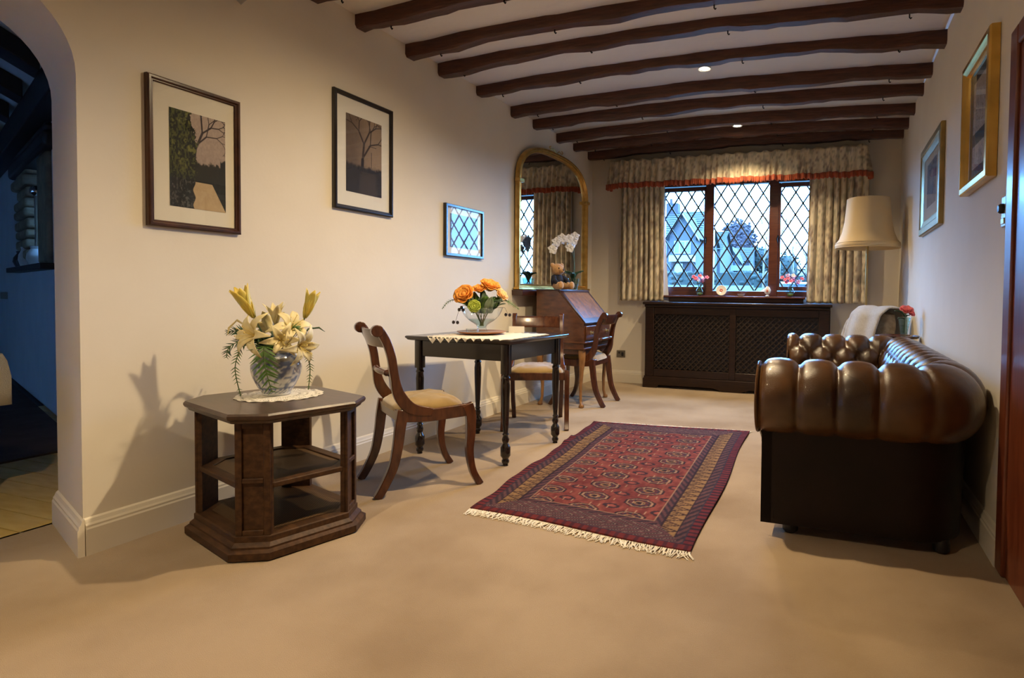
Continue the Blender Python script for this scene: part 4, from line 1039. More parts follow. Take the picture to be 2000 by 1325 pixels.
def art_path(u, v):
    n1 = fbm(u, v, 18, 1); n2 = fbm(u, v, 40, 4)
    c = mix(S(150, 132, 122), S(178, 160, 146), v)
    tw = []; twigs((0.44, 0.62), 1.15, 0.32, 8, np.random.RandomState(2), tw, 0.022); twigs((0.44, 0.66), 0.75, 0.28, 7, np.random.RandomState(6), tw, 0.014)
    c = branches(c, u, v, tw, S(52, 42, 42)); c = branches(c, u, v, [((0.40, 0.35), (0.44, 0.64), 0.03)], S(36, 32, 30))
    c = mix(c, mix(S(28, 30, 22), S(48, 46, 34), n2), smoothstep(0.52, 0.49, v + 0.05 * (n1 - 0.5) * 2 - 0.06 * (u > 0.9)))
    lf = u < 0.46 - 0.1 * smoothstep(0.7, 1.0, v) + 0.16 * (n1 - 0.5)
    lc = mix(S(26, 28, 18), S(78, 82, 36), smoothstep(0.42, 0.66, n2)); lc = mix(lc, S(112, 112, 54), smoothstep(0.60, 0.74, n1) * smoothstep(0.3, 0.6, v)); lc = mix(lc, S(30, 30, 26), smoothstep(0.42, 0.2, v) * 0.85)
    c = np.where(lf[..., None], lc, c)
    c = c * (0.82 + 0.36 * n2)[..., None]
    lp_ = (u > 0.40 - 0.0 * v) & (u < 0.74 + (0.29 - v) * 0.9) & (v < 0.285)
    c = np.where(lp_[..., None], mix(S(178, 152, 112), S(196, 172, 132), n1), c)
    c = np.where(((v < 0.30) & (u < 0.42 - 0.02 * np.sin(40 * v)))[..., None], mix(S(34, 34, 28), S(86, 82, 74), smoothstep(0.5, 0.75, n2)), c)
    return c
def art_tree(u, v):
    n1 = fbm(u, v, 14, 21); n2 = fbm(u, v, 36, 24)
    c = mix(S(96, 82, 74), S(150, 130, 112), smoothstep(0.1, 0.8, u) * 0.8 + 0.2 * n1)
    tw = []; twigs((0.44, 0.40), 1.45, 0.4, 8, np.random.RandomState(12), tw, 0.03); twigs((0.46, 0.48), 0.95, 0.36, 8, np.random.RandomState(15), tw, 0.022)
    c = branches(c, u, v, tw, S(62, 52, 48)); c = branches(c, u, v, [((0.43, 0.2), (0.45, 0.45), 0.045), ((0.70, 0.38), (0.70, 0.58), 0.008), ((0.62, 0.66), (0.84, 0.66), 0.006)], S(48, 42, 42))
    c = mix(c, mix(S(38, 36, 40), S(58, 54, 54), n2), smoothstep(0.40, 0.34, v + 0.06 * (n1 - 0.5)))
    c = mix(c, S(74, 66, 62), (smoothstep(0.30, 0.20, np.abs(u - 0.62) + 0.2 * (v - 0.1))) * (v < 0.30) * 0.6)
    return c
def art_blue(u, v):
    n1 = fbm(u, v, 9, 31); c = mix(S(92, 104, 128), S(128, 140, 160), n1)
    c = mix(c, S(66, 60, 74), smoothstep(0.13, 0.06, np.abs(u - 0.55) + 0.05 * (n1 - .5)) * smoothstep(0.86, 0.7, v) * 0.8); c = mix(c, S(46, 44, 56), smoothstep(0.09, 0.05, np.hypot(u - 0.55, (v - 0.72) * 1.1)))
    return c
def art_sketch(u, v):
    n1 = fbm(u, v, 10, 41); n2 = fbm(u, v, 30, 44); c = mix(S(170, 160, 152), S(196, 186, 176), n1)
    return mix(c, S(112, 104, 104), smoothstep(0.55, 0.7, n2) * smoothstep(0.7, 0.2, np.abs(v - 0.4)) * 0.8)
def art_engr(u, v):
    n1 = fbm(u, v, 8, 51); n2 = fbm(u, v, 24, 54); c = mix(S(92, 84, 82), S(142, 130, 124), n1)
    c = mix(c, S(62, 54, 54), smoothstep(0.52, 0.66, n2)); return mix(c, S(186, 168, 150), smoothstep(0.24, 0.10, np.hypot(u - 0.48, (v - 0.6) * 1.1)) * 0.7)
FP = [(0, 0.0), (0, 0.018), (0.006, 0.024), (0.014, 0.024), (0.020, 0.016), (0.024, 0.016), (0.028, 0.011)]
gL = 'dark framed photographs on the picture wall'
xw = XL + 0.002
yc, W, zc, H = 1.963, 0.425, 1.668, 0.652
picture('framed_photograph', 'brown framed photograph of a garden path, closest to the arch', 'picture', (xw, yc, zc), PI / 2, W, H, FP, 'frame_brown', [(-0.118, 0.140, -0.228, 0.208, art_path)], None, 'mount_cream', gL)
yc, W, zc, H = 3.012, 0.495, 1.914, 0.705
picture('framed_photograph', 'dark framed photograph of a bare misty tree', 'picture', (xw, yc, zc), PI / 2, W, H, FP, 'frame_black', [(-0.150, 0.150, -0.238, 0.232, art_tree)], None, 'mount_white', gL)
yc, W, zc, H = 4.09, 0.52, 1.548, 0.400
FP3 = [(0, 0.0), (0, 0.022), (0.004, 0.026), (0.020, 0.026), (0.024, 0.012)]
picture('framed_print', 'small black framed print reflecting the window', 'picture', (xw, yc, zc), PI / 2, W, H, FP3, 'frame_black', [(-0.19, 0.19, -0.13, 0.13, art_blue)], None, 'mount_white', gL)
gR = 'gilt framed pictures above the sofa'
xw = XR - 0.002
FG = [(0, 0.0), (0, 0.034), (0.006, 0.042), (0.030, 0.044), (0.040, 0.036), (0.050, 0.030), (0.056, 0.020), (0.062, 0.012)]
picture('gilt_picture', 'bright gold framed pair of sketches nearest the door', 'picture', (xw, 3.21, 1.917), -PI / 2, 0.57, 0.645, FG, 'gold_frame', [(-0.155, 0.165, -0.045, 0.205, art_sketch), (-0.155, 0.165, -0.215, -0.105, art_sketch)], None, 'mount_slate', gR)
picture('gilt_picture', 'dull gold framed engraving closer to the window', 'picture', (xw, 4.66, 1.862), -PI / 2, 0.90, 0.645, [(0, 0.0), (0, 0.022), (0.006, 0.028), (0.045, 0.030), (0.055, 0.022), (0.085, 0.016), (0.10, 0.012)], 'olive_gilt', [(-0.20, 0.20, -0.14, 0.17, art_engr)], None, 'mount_cream', gR)

# ---- switches and sockets
t = thing('thermostat_plate', 'small steel wall plate with a dark knob beside the door', 'switch', (XR, 2.765, 1.42), -PI / 2)
m = MB(); m.box(-0.032, 0.032, -0.010, 0, -0.062, 0.062); obj('plate', m, 'switch_plate', t, bevel=0.004)
m = MB(); m.lathe([(0.020, 0), (0.020, 0.012), (0.014, 0.02), (0.002, 0.021)], 16); m.xf(Matrix.Rotation(PI / 2, 4, 'X')); obj('knob', m, 'black_part', t, loc=(0, -0.010, 0.012))
m = MB(); m.box(-0.022, 0.022, -0.014, -0.009, -0.050, -0.026); obj('dial_window', m, 'brass', t, bevel=0.002)
t = thing('power_socket', 'brown metal power socket low on the window wall', 'socket', (-2.40, YF, 0.345))
m = MB(); m.box(-0.055, 0.055, -0.010, 0, -0.043, 0.043); obj('plate', m, 'socket_brown', t, bevel=0.004)
m = MB(); m.box(-0.03, -0.012, -0.015, -0.009, 0.004, 0.026); m.box(0.008, 0.036, -0.014, -0.009, -0.026, 0.02); obj('rocker', m, 'black_part', t, bevel=0.002)
# ================================================================= flowers and ornaments
def petal_mesh(L, W, curl, cup=0.35, n=7, k=5, tipback=0.0, blunt=False):
    """petal along +x from the origin, curling; returns MB"""
    m = MB()
    def pt(u, v):
        a = curl * u * u + tipback * max(0, u - 0.6) ** 2 * 6
        x = L * (u - 0.25 * u * u * min(1, abs(curl))) * math.cos(a * 0.5); z = L * math.sin(-a * 0.6) * u
        w_ = W * (math.sin(PI * (0.08 + 0.90 * u)) ** 0.8) if not blunt else W * math.sin(PI * (0.10 + 0.62 * u)) ** 0.8
        y = (v - 0.5) * w_; return (x, y, z + cup * w_ * (2 * abs(v - 0.5)) ** 2 * 0.5)
    m.grid(pt, n, k); return m
def dir_mat(loc, d, roll=0.0):
    """frame whose z points along d"""
    d = Vector(d).normalized(); q = d.to_track_quat('Z', 'Y'); return Matrix.Translation(loc) @ q.to_matrix().to_4x4() @ Matrix.Rotation(roll, 4, 'Z')
PET = {}
def petal_obj(key, parent, mat, matrix, build):
    if key not in PET: PET[key] = obj('petal', build(), mat, parent, angle=80, solid=0.0016); o = PET[key]
    else: o = link_copy(PET[key], parent)
    o.matrix_local = matrix; return o
def lily(root, d, size, openness, label, group, mat='lily_cream', stem_to=None):
    """six petals around d; openness 0 bud .. 1 open"""
    t = thing('lily', label, 'flower', root, 0, group)
    for k in range(6):
        a = k * PI / 3 + (0.1 if k % 2 else 0)
        tilt = 0.20 + openness * (0.75 if k % 2 else 0.62)
        L = size * (1.0 if k % 2 else 0.95)
        mtx = dir_mat((0, 0, 0), d, a) @ Matrix.Rotation(-(PI / 2 - tilt), 4, 'Y')
        petal_obj((round(L, 3), openness, mat, k % 2), t, mat, mtx, lambda L=L: petal_mesh(L, L * (0.36 if openness > .4 else 0.30), -0.2 + 1.3 * openness, tipback=openness * 0.3))
    if openness > 0.4:
        m = MB()
        for k in range(5):
            a = k * 1.256; e = Vector((0.22 * math.cos(a), 0.22 * math.sin(a), 0.62)) * size; m.tube([(0, 0, 0.02 * size), tuple(e)], 0.0012, 5); m.ball(tuple(e), (0.004, 0.004, 0.0022), 6, 4)
        m.xf(dir_mat((0, 0, 0), d)); obj('stamen', m, 'orchid_lip', t)
    if stem_to is not None:
        b = Vector(stem_to) - Vector(root); dd = Vector(d).normalized(); m = MB(); m.tube([tuple(b), tuple(b * 0.5 - dd * 0.02), (0, 0, 0)], [0.003, 0.003, 0.004], 6); obj('stem', m, 'stem_green', t)
    return t
def frond(pts, ln, label, group, mat='leaf_green', n=16, name='fern_frond', flat=0.9, cat='leaf'):
    """feathery frond along pts"""
    P = [Vector(p) for p in crv(pts, 24)]; o0 = P[0]; t = thing(name, label, cat, o0, 0, group)
    m = MB(); m.tube([tuple(p - o0) for p in P], [0.0022] * len(P), 5); obj('stem', m, 'stem_green', t)
    m = MB(); N = len(P)
    for k in range(n):
        f = (k + 1) / (n + 0.5); i = min(int(f * (N - 1)), N - 2); p = P[i] - o0; d = (P[i + 1] - P[i]).normalized(); side = d.cross(Vector((0.3, -0.5, 0.8))).normalized()
        L = ln * math.sin(PI * (0.15 + 0.82 * f)) ** 0.6
        for s in (-1, 1):
            e = (side * s * flat + d * 0.75).normalized() * L; up = d.cross(e).normalized() * 0.0; w_ = d * (L * 0.09)
            m.add([p - w_, p + e * 0.5 - w_ * 0.9, p + e, p + e * 0.5 + w_ * 0.9, p + w_], [(0, 1, 2, 3, 4)])
    lf = obj('leaflets', m, mat, t, smooth=False, solid=0.0008); lf['kind'] = 'stuff'
    return t
def leaf(parent, root, tip, W, mat, nrm=(0, 0, 1), bend=0.15, name='leaf'):
    a, b = Vector(root), Vector(tip); d = b - a; L = d.length; d.normalize(); s = d.cross(Vector(nrm)).normalized(); up = s.cross(d)
    m = MB(); m.grid(lambda u, v: tuple(a + d * (L * u) + s * ((v - 0.5) * W * math.sin(PI * (0.05 + 0.93 * u)) ** 0.7) + up * (bend * L * math.sin(PI * u) + 0.25 * W * (2 * abs(v - 0.5)) ** 2)), 9, 5)
    return obj(name, m, mat, parent, angle=80, solid=0.0012)
def doily(name, label, loc, R, n_sc, mat, ax=1.0, ay=1.0, rz=0.0, lace=True):
    m = MB(); nr, na = 16, n_sc * 10; keep = []
    def rr(i, j):
        e = 1 + (0.055 * abs(math.sin(PI * j / 10)) if i > nr - 4 else 0); return R * i / nr * e
    vs = [(rr(i, j) * math.cos(2 * PI * j / na) * ax, rr(i, j) * math.sin(2 * PI * j / na) * ay, 0.001 + 0.0012 * math.sin(j * 0.9) * (i / nr)) for i in range(nr + 1) for j in range(na)]
    fs = []
    for i in range(nr):
        for j in range(na):
            if lace and i > 4 and ((i in (7, 10, 13) and j % 2 == 0) or (i == 14 and j % 10 in (4, 5)) or (i == 8 and j % 4 == 1)): continue
            fs.append((i * na + j, (i + 1) * na + j, (i + 1) * na + (j + 1) % na, i * na + (j + 1) % na))
    m.add(vs, fs); o = obj(name, m, mat, loc=loc, rot=(0, 0, rz), solid=0.0022, smooth=False); return tag(o, label, 'doily')
# ---- lilies in a blue and white jar on the end table
ZT = 0.584; VX, VY = -2.405, 2.050
doily('lace_doily', 'white scalloped lace doily under the blue and white jar', (VX + 0.015, VY + 0.005, ZT + 0.0015), 0.172, 16, 'lace_white')
JZ = ZT + 0.0045
prof = [(0.052, 0.0), (0.058, 0.004), (0.060, 0.014), (0.078, 0.045), (0.096, 0.085), (0.1035, 0.120), (0.100, 0.150), (0.086, 0.178), (0.073, 0.192), (0.070, 0.200), (0.072, 0.212), (0.074, 0.216), (0.066, 0.214), (0.064, 0.196), (0.07, 0.18)]
pp = crv(prof, 44); m = MB(); nA = 72; m.lathe(pp, nA, cap=False)
aa = np.arange(nA) / nA; cc = []
for i, (r, z) in enumerate(pp):
    v_ = np.full(nA, min(0.999, z / 0.22)); base = mix(S(196, 200, 206), S(214, 214, 214), vnoise(aa, v_, 8, 3))
    p = fbm((aa * 2) % 1, v_, 13, 61) ; q = smoothstep(0.52, 0.60, p) * (0.035 < z < 0.185)
    base = mix(base, S(62, 84, 136), q * 0.85); 
    if 0.012 < z < 0.036: base = mix(base, S(70, 92, 140), (np.sin(aa * 2 * PI * 22) * np.cos(z * 500) > 0.0) * 0.8)
    if 0.186 < z < 0.196 or 0.036 <= z < 0.041: base = mix(base, S(58, 78, 128), np.full(nA, 0.8))
    cc.append(base)
m.c = np.concatenate(cc); o = obj('flower_jar', m, 'delft', loc=(VX, VY, JZ)); tag(o, 'round blue and white porcelain jar full of lilies', 'jar')
# picture-plane directions at the jar: right in view, towards the viewer
rt = Vector((0.66, 0.75, 0)); rt.normalize(); fw = Vector((0.75, -0.66, 0)); fw.normalize()
JT = Vector((VX, VY, JZ + 0.20))
def at(r, f, z): return JT + rt * r + fw * f + Vector((0, 0, z))
GL = 'lilies in the blue and white jar'
top = tuple(at(0, 0, -0.04))
def L_(r, f, z, dr, df, dz, size, op, lab, mt='lily_cream'):
    lily(tuple(at(r, f, z)), tuple(rt * dr + fw * df + Vector((0, 0, dz))), size, op, lab, GL, mt, top)
L_(-0.085, 0.02, 0.155, -0.45, 0.1, 1.0, 0.16, 0.12, 'half-closed yellow lily bud rising highest beside the arch', 'lily_yellow')
L_(0.115, 0.0, 0.150, 0.30, 0.0, 1.0, 0.145, 0.10, 'half-closed yellow lily bud leaning towards the dining chair', 'lily_yellow')
L_(0.0, 0.03, 0.12, -0.05, 0.15, 1.0, 0.115, 0.22, 'upright pale lily opening at the centre of the jar')
L_(-0.075, 0.06, 0.075, -0.75, 0.6, 0.25, 0.13, 0.80, 'open cream lily drooping over the arch-facing rim of the jar')
L_(0.055, 0.05, 0.105, 0.35, 0.7, 0.55, 0.12, 0.85, 'open cream lily with spread petals at the top of the bunch')
L_(0.085, 0.07, 0.03, 0.65, 0.7, -0.15, 0.12, 0.75, 'open cream lily hanging lowest towards the chair')
L_(0.02, 0.085, 0.055, 0.1, 1.0, 0.1, 0.10, 0.7, 'small cream lily facing straight into the room')
L_(-0.02, -0.06, 0.09, -0.2, -0.8, 0.6, 0.12, 0.7, 'open cream lily turned to the wall behind the others')
GF = 'fern fronds in the blue and white jar'
frond([at(-0.02, 0.05, 0.0), at(-0.045, 0.11, 0.03), at(-0.04, 0.135, -0.06), at(-0.015, 0.130, -0.17)], 0.075, 'broad bright green palm frond hanging down the front of the jar', GF, 'leaf_green', 15)
frond([at(-0.05, 0.02, 0.0), at(-0.12, 0.05, 0.04), at(-0.155, 0.06, -0.06), at(-0.135, 0.06, -0.19)], 0.030, 'narrow fern trailing down beside the jar on the arch side', GF, 'leaf_green', 22)
frond([at(0.05, 0.02, 0.0), at(0.11, 0.05, 0.02), at(0.135, 0.05, -0.07), at(0.128, 0.05, -0.18)], 0.028, 'narrow fern trailing down beside the jar on the chair side', GF, 'leaf_green', 20)
frond([at(-0.05, 0.0, 0.0), at(-0.12, 0.0, 0.09), at(-0.19, 0.0, 0.09)], 0.05, 'feathery fern reaching out sideways from the jar', GF, 'leaf_dark', 16)
frond([at(-0.04, 0.0, 0.0), at(-0.10, 0.02, 0.06), at(-0.175, 0.02, 0.03), at(-0.19, 0.02, -0.02)], 0.045, 'dark fern arching just above the rim of the jar', GF, 'leaf_dark', 16)
frond([at(0.03, 0.04, 0.0), at(0.065, 0.08, 0.11), at(0.085, 0.08, 0.10), at(0.10, 0.08, 0.04)], 0.035, 'pale green fern among the lilies on the chair side', GF, 'leaf_green', 14)
t = thing('jar_greenery', 'dark green leaves packed in the mouth of the blue and white jar', 'leaves', tuple(JT))
for k in range(18):
    a = k * 2.4; r = 0.03 + 0.03 * ((k * 7) % 5) / 5
    p = rt * (math.cos(a) * r) + fw * (math.sin(a) * r); q = rt * (math.cos(a) * (r + 0.05)) + fw * (math.sin(a) * (r + 0.05)) + Vector((0, 0, 0.05 + 0.05 * ((k * 3) % 4) / 4))
    leaf(t, tuple(p), tuple(q), 0.032, 'leaf_dark')
m = MB(); m.tube([at(0.08, 0.0, 0.02), at(0.13, 0.0, 0.10), at(0.175, 0.0, 0.105), at(0.20, 0.0, 0.085)], [0.002, 0.004, 0.005, 0.001], 6); o = obj('grass_blade', m, 'leaf_dark'); tag(o, 'thin dark leaf blade curving out towards the chair', 'leaf')
m = MB(); m.tube([at(-0.09, 0.02, 0.10), at(-0.15, 0.02, 0.145), at(-0.18, 0.02, 0.11), at(-0.185, 0.02, 0.08)], [0.003, 0.006, 0.005, 0.001], 6); o = obj('grass_blade', m, 'lily_cream'); tag(o, 'curled pale petal strip bending out towards the arch', 'leaf')

# ---- roses in a glass bowl on the dark table
TZ = HT
cx_, cy_ = -2.205, 3.55
# lace cloth laid askew, its points hanging over the near edge
m = MB(); nz_ = 9
cw, chh, an = 0.285, 0.275, 0.07
ca, sa = math.cos(an), math.sin(an)
outline = []
for side_ in range(4):
    for k in range(nz_ * 4):
        s = -1 + 2 * k / (nz_ * 4); zg = abs(((k / 4) % 1) - 0.5) * 2
        e = 1.0 + 0.11 * (1 - zg)
        p = [(s * cw, -chh * e), (cw * e, s * chh), (-s * cw, chh * e), (-cw * e, -s * chh)][side_]
        outline.append(p)
nO = len(outline); rings_ = [0.02, 0.4, 0.7, 0.85, 0.93, 1.0]
vs = []
for r in rings_:
    for p in outline:
        x, y = (p[0] * ca - p[1] * sa) * r, (p[0] * sa + p[1] * ca) * r
        # shift towards the viewer so that part of the near edge hangs over the table edge
        x += 0.06; y -= 0.092
        z = 0.0025
        ov = -hy + 0.001 - y
        if ov > 0: z -= ov * 1.1; y = -hy - 0.004 - 0.1 * ov
        vs.append((x, y, z))
m.add(vs, [(i * nO + j, (i + 1) * nO + j, (i + 1) * nO + (j + 1) % nO, i * nO + (j + 1) % nO) for i in range(len(rings_) - 1) for j in range(nO)] + [tuple(range(nO))[::-1]])
o = obj('lace_tablecloth', m, 'lace', loc=(-2.20, 3.54, HT), rot=(0, 0, -0.06), solid=0.002, smooth=False); tag(o, 'cream lace cloth with pointed edging on the dark table', 'tablecloth')
BX, BY = -2.245, 3.50
m = MB(); m.lathe([(0.09, 0.0), (0.10, 0.002), (0.150, 0.010), (0.163, 0.017), (0.164, 0.021), (0.158, 0.021), (0.145, 0.015), (0.09, 0.010), (0.002, 0.010)], 48); o = obj('wooden_plate', m, 'plate_wood', loc=(BX, BY, TZ + 0.0045)); tag(o, 'round polished wooden plate under the glass bowl', 'plate')
BZ = TZ + 0.0155
t = thing('glass_bowl', 'footed glass bowl holding the orange roses', 'bowl', (BX, BY, BZ))
m = MB(); m.lathe(crv([(0.054, 0.0), (0.056, 0.004), (0.040, 0.010), (0.031, 0.024), (0.032, 0.040), (0.044, 0.055), (0.086, 0.084), (0.118, 0.118), (0.138, 0.160), (0.142, 0.172)], 40), 40, cap=False); obj('bowl_wall', m, 'clear_glass', t)
m = MB(); m.lathe([(0.001, 0.03), (0.024, 0.032), (0.036, 0.055), (0.080, 0.082), (0.092, 0.092), (0.001, 0.092)], 24, cap=False); obj('water', m, 'vase_glass', t)
rb, fb = Vector((0.80, 0.60, 0)), Vector((0.60, -0.80, 0)); BT = Vector((BX, BY, BZ + 0.16))
KB = 1.2
def bt(r, f, z): return BT + rb * (r * KB) + fb * (f * KB) + Vector((0, 0, z * 1.1))
def rose(root, d, R, mat, label, group, name='rose'):
    t = thing(name, label, 'flower', root, 0, group)
    m = MB(); m.ball((0, 0, R * 0.25), (R * 0.30, R * 0.30, R * 0.42), 10, 7); mm = dir_mat((0, 0, 0), d); m.xf(mm); obj('heart', m, mat, t)
    for ring_i, (n_, rad, tilt, sz) in enumerate(((3, 0.10, 0.02, 0.72), (5, 0.24, 0.12, 0.86), (6, 0.40, 0.34, 0.96), (7, 0.56, 0.70, 1.0))):
        for k in range(n_):
            a = 2 * PI * k / n_ + ring_i * 0.5
            mtx = mm @ Matrix.Rotation(a, 4, 'Z') @ Matrix.Translation((rad * R * 0.5, 0, -R * 0.15)) @ Matrix.Rotation(-(PI / 2 - tilt), 4, 'Y')
            petal_obj(('rose', round(R * sz, 4), mat), t, mat, mtx, lambda s=sz: petal_mesh(R * s, R * s * 1.15, 0.10, cup=0.62, n=6, k=6, tipback=0.25, blunt=True))
    return t
GR = 'roses in the glass bowl'
rose(tuple(bt(-0.090, 0.035, 0.075)), tuple(rb * -0.5 + fb * 0.75 + Vector((0, 0, 0.6))), 0.072, 'rose_orange', 'large orange rose drooping at the wall side of the bowl', GR)
rose(tuple(bt(-0.015, 0.03, 0.110)), tuple(rb * -0.1 + fb * 0.5 + Vector((0, 0, 0.9))), 0.048, 'rose_orange', 'small orange rose in the middle of the bowl', GR)
rose(tuple(bt(0.040, 0.0, 0.125)), tuple(rb * 0.25 + fb * 0.5 + Vector((0, 0, 0.9))), 0.070, 'rose_orange', 'large orange rose standing highest in the bowl', GR)
rose(tuple(bt(0.095, 0.02, 0.080)), tuple(rb * 0.6 + fb * 0.5 + Vector((0, 0, 0.6))), 0.054, 'rose_peach', 'paler peach rose at the window side of the bowl', GR)
rose(tuple(bt(-0.045, 0.085, 0.015)), tuple(rb * -0.2 + fb * 1.0 + Vector((0, 0, 0.3))), 0.042, 'leaf_lime', 'yellow-green bloom hanging on the front rim of the bowl', GR, 'green_bloom')
t = thing('bowl_foliage', 'mixed grey and dark green leaves between the orange roses', 'leaves', tuple(BT))
for k in range(70):
    a = k * 2.399; r = 0.02 + 0.095 * math.sqrt(((k * 13) % 70) / 70)
    p = rb * (math.cos(a) * r * 0.6) + fb * (math.sin(a) * r * 0.6) + Vector((0, 0, -0.03)); q = rb * (math.cos(a) * (r + 0.05)) + fb * (math.sin(a) * (r + 0.05) * 0.8) + Vector((0, 0, 0.035 + 0.055 * ((k * 5) % 7) / 7))
    leaf(t, tuple(p), tuple(q), 0.030 + 0.012 * (k % 3), ('leaf_grey', 'leaf_dark', 'leaf_green')[k % 3])
leaf(t, tuple(rb * 0.03 + fb * 0.06), tuple(rb * 0.055 + fb * 0.10 + Vector((0, 0, 0.085))), 0.06, 'leaf_grey', nrm=tuple(fb))
leaf(t, tuple(rb * 0.0), tuple(rb * 0.0 + Vector((0, 0, 0.19))), 0.03, 'leaf_dark', nrm=tuple(fb))
for k in range(16):
    a = k * 0.41 - 0.3; rr = 0.10 * math.cos(k * 1.9); leaf(t, tuple(rb * rr * 0.6 + fb * 0.01), tuple(rb * (rr * 1.15) + fb * (0.035 + 0.02 * math.sin(k)) + Vector((0, 0, 0.07 + 0.055 * math.cos(rr * 12) * ((k % 3) / 2)))), 0.045, ('leaf_dark', 'leaf_green', 'leaf_grey')[k % 3], nrm=tuple(fb))
m = MB()
for k in range(9): a = k * 0.7; m.tube([(0.045 * math.cos(a), 0.045 * math.sin(a), -0.02), (0.012 * math.cos(a + 2), 0.012 * math.sin(a + 2), -0.115)], 0.003, 5)
obj('stems', m, 'stem_green', t)
GS = 'leafy sprays in the glass bowl'
frond([bt(-0.06, 0.0, 0.0), bt(-0.12, 0.02, 0.055), bt(-0.18, 0.03, 0.045), bt(-0.215, 0.03, 0.0)], 0.026, 'thin leafy spray stretching towards the arch', GS, 'leaf_grey', 13, 'leafy_spray')
frond([bt(0.06, 0.02, 0.0), bt(0.12, 0.03, 0.055), bt(0.16, 0.03, 0.035), bt(0.205, 0.03, 0.0)], 0.034, 'leafy green spray stretching towards the window', GS, 'leaf_green', 14, 'leafy_spray')
for k, (r, f, z, lab) in enumerate(((-0.115, 0.05, 0.0, 'cluster of dark berries tucked under the drooping rose'), (-0.145, 0.06, -0.075, 'pair of dark berries dangling lowest from the bowl'), (0.14, 0.05, -0.03, 'pair of dark berries hanging at the window side of the bowl'))):
    t = thing('berry_sprig', lab, 'berries', tuple(bt(r, f, z)), 0, 'dark berries hanging from the bowl')
    m = MB(); b0 = bt(r * 0.55, f * 0.6, 0.01) - bt(r, f, z); m.tube([tuple(b0), tuple(b0 * 0.5 + rb * (0.02 if r > 0 else -0.02) + Vector((0, 0, 0.02))), (0, 0, 0)], 0.0013, 5); obj('stem', m, 'stem_brown', t)
    for q in ((-0.012, 0, -0.004), (0.011, 0.004, -0.006), (0.002, -0.006, 0.010))[: 3 if k == 0 else 2]:
        m = MB(); m.ball((0, 0, 0), (0.0105, 0.0105, 0.012), 10, 7); obj('berry', m, 'berry', t, loc=tuple(rb * q[0] * 1.1 + fb * q[1] + Vector((0, 0, q[2]))))
m = MB(); m.lathe([(0.036, 0.0), (0.040, 0.003), (0.043, 0.030), (0.040, 0.030), (0.036, 0.006), (0.001, 0.006)], 24); o = obj('tealight_glass', m, 'clear_glass', loc=tuple(bt(-0.055, 0.055, 0) + Vector((0, 0, -0.16)))); tag(o, 'small clear glass tealight holder on the wooden plate', 'candle holder')
m = MB(); m.box(-0.055, 0.055, -0.002, 0.002, 0, 0.045); o = obj('folded_card', m, 'mount_white', loc=(-2.11, 3.735, TZ + 0.0045), rot=(0.0, 0, 0.35)); tag(o, 'small white card standing behind the glass bowl', 'card')

# ---- teddy bear and orchid on the bureau
bx, by, bz = -2.475, 5.150, 1.1075
tb = thing('teddy_bear', 'small brown teddy bear in a dark jumper sitting on the bureau', 'toy', (bx, by, bz), -0.45)
tb.scale = (1.25, 1.25, 1.25)
m = MB(); m.ball((0, 0, 0.062), (0.048, 0.052, 0.062), 16, 12); obj('jumper', m, 'bear_jumper', tb)
m = MB(); m.ball((0.004, 0, 0.150), (0.050, 0.053, 0.047), 18, 12); hd = obj('head', m, 'bear_fur', tb)
m = MB(); m.ball((0.050, 0, 0.140), (0.026, 0.023, 0.019), 12, 8); obj('muzzle', m, 'bear_fur', hd)
m = MB(); m.ball((0.075, 0, 0.147), (0.007, 0.008, 0.006), 8, 6); obj('nose', m, 'black_part', hd)
for s in (-1, 1):
    m = MB(); m.ball((-0.002, s * 0.044, 0.181), (0.014, 0.020, 0.020), 16, 12); obj('ear', m, 'bear_fur', hd)
    m = MB(); m.ball((0.047, s * 0.022, 0.160), 0.0055, 8, 6); obj('eye', m, 'black_part', hd)
    m = MB(); m.tube([(0.012, s * 0.042, 0.095), (0.045, s * 0.062, 0.062), (0.068, s * 0.050, 0.045)], [0.019, 0.020, 0.015], 10); obj('sleeve', m, 'bear_jumper', tb)
    m = MB(); m.ball((0.074, s * 0.046, 0.040), 0.016, 10, 7); obj('paw', m, 'bear_fur', tb)
    m = MB(); m.tube([(0.02, s * 0.030, 0.026), (0.065, s * 0.046, 0.024), (0.105, s * 0.052, 0.024)], [0.026, 0.024, 0.022], 12); m.ball((0.110, s * 0.052, 0.030), (0.018, 0.024, 0.030), 12, 8); obj('leg', m, 'bear_fur', tb)
ox, oy = -2.50, 5.575
t = thing('potted_orchid', 'white orchid in a clear glass pot on the bureau', 'plant', (ox, oy, 1.1075))
m = MB(); m.lathe([(0.040, 0), (0.045, 0.004), (0.062, 0.115), (0.059, 0.115), (0.042, 0.008), (0.001, 0.008)], 28); obj('pot', m, 'vase_glass', t)
m = MB(); m.lathe([(0.035, 0.01), (0.045, 0.05), (0.048, 0.06), (0.001, 0.065)], 18); obj('bark', m, 'stem_brown', t)
up = Vector((0, 0, 1)); yv = Vector((0.35, 0.93, 0)).normalized(); xv = Vector((0.93, -0.35, 0)).normalized()
for a, L, h in ((0.0, 0.12, 0.10), (PI, 0.12, 0.10), (0.9, 0.11, 0.11), (2.5, 0.12, 0.08), (4.4, 0.10, 0.09)):
    d = yv * math.cos(a) + xv * math.sin(a); leaf(t, tuple(d * 0.01 + up * 0.08), tuple(d * L + up * (0.08 + h)), 0.062, 'leaf_dark', bend=0.22)
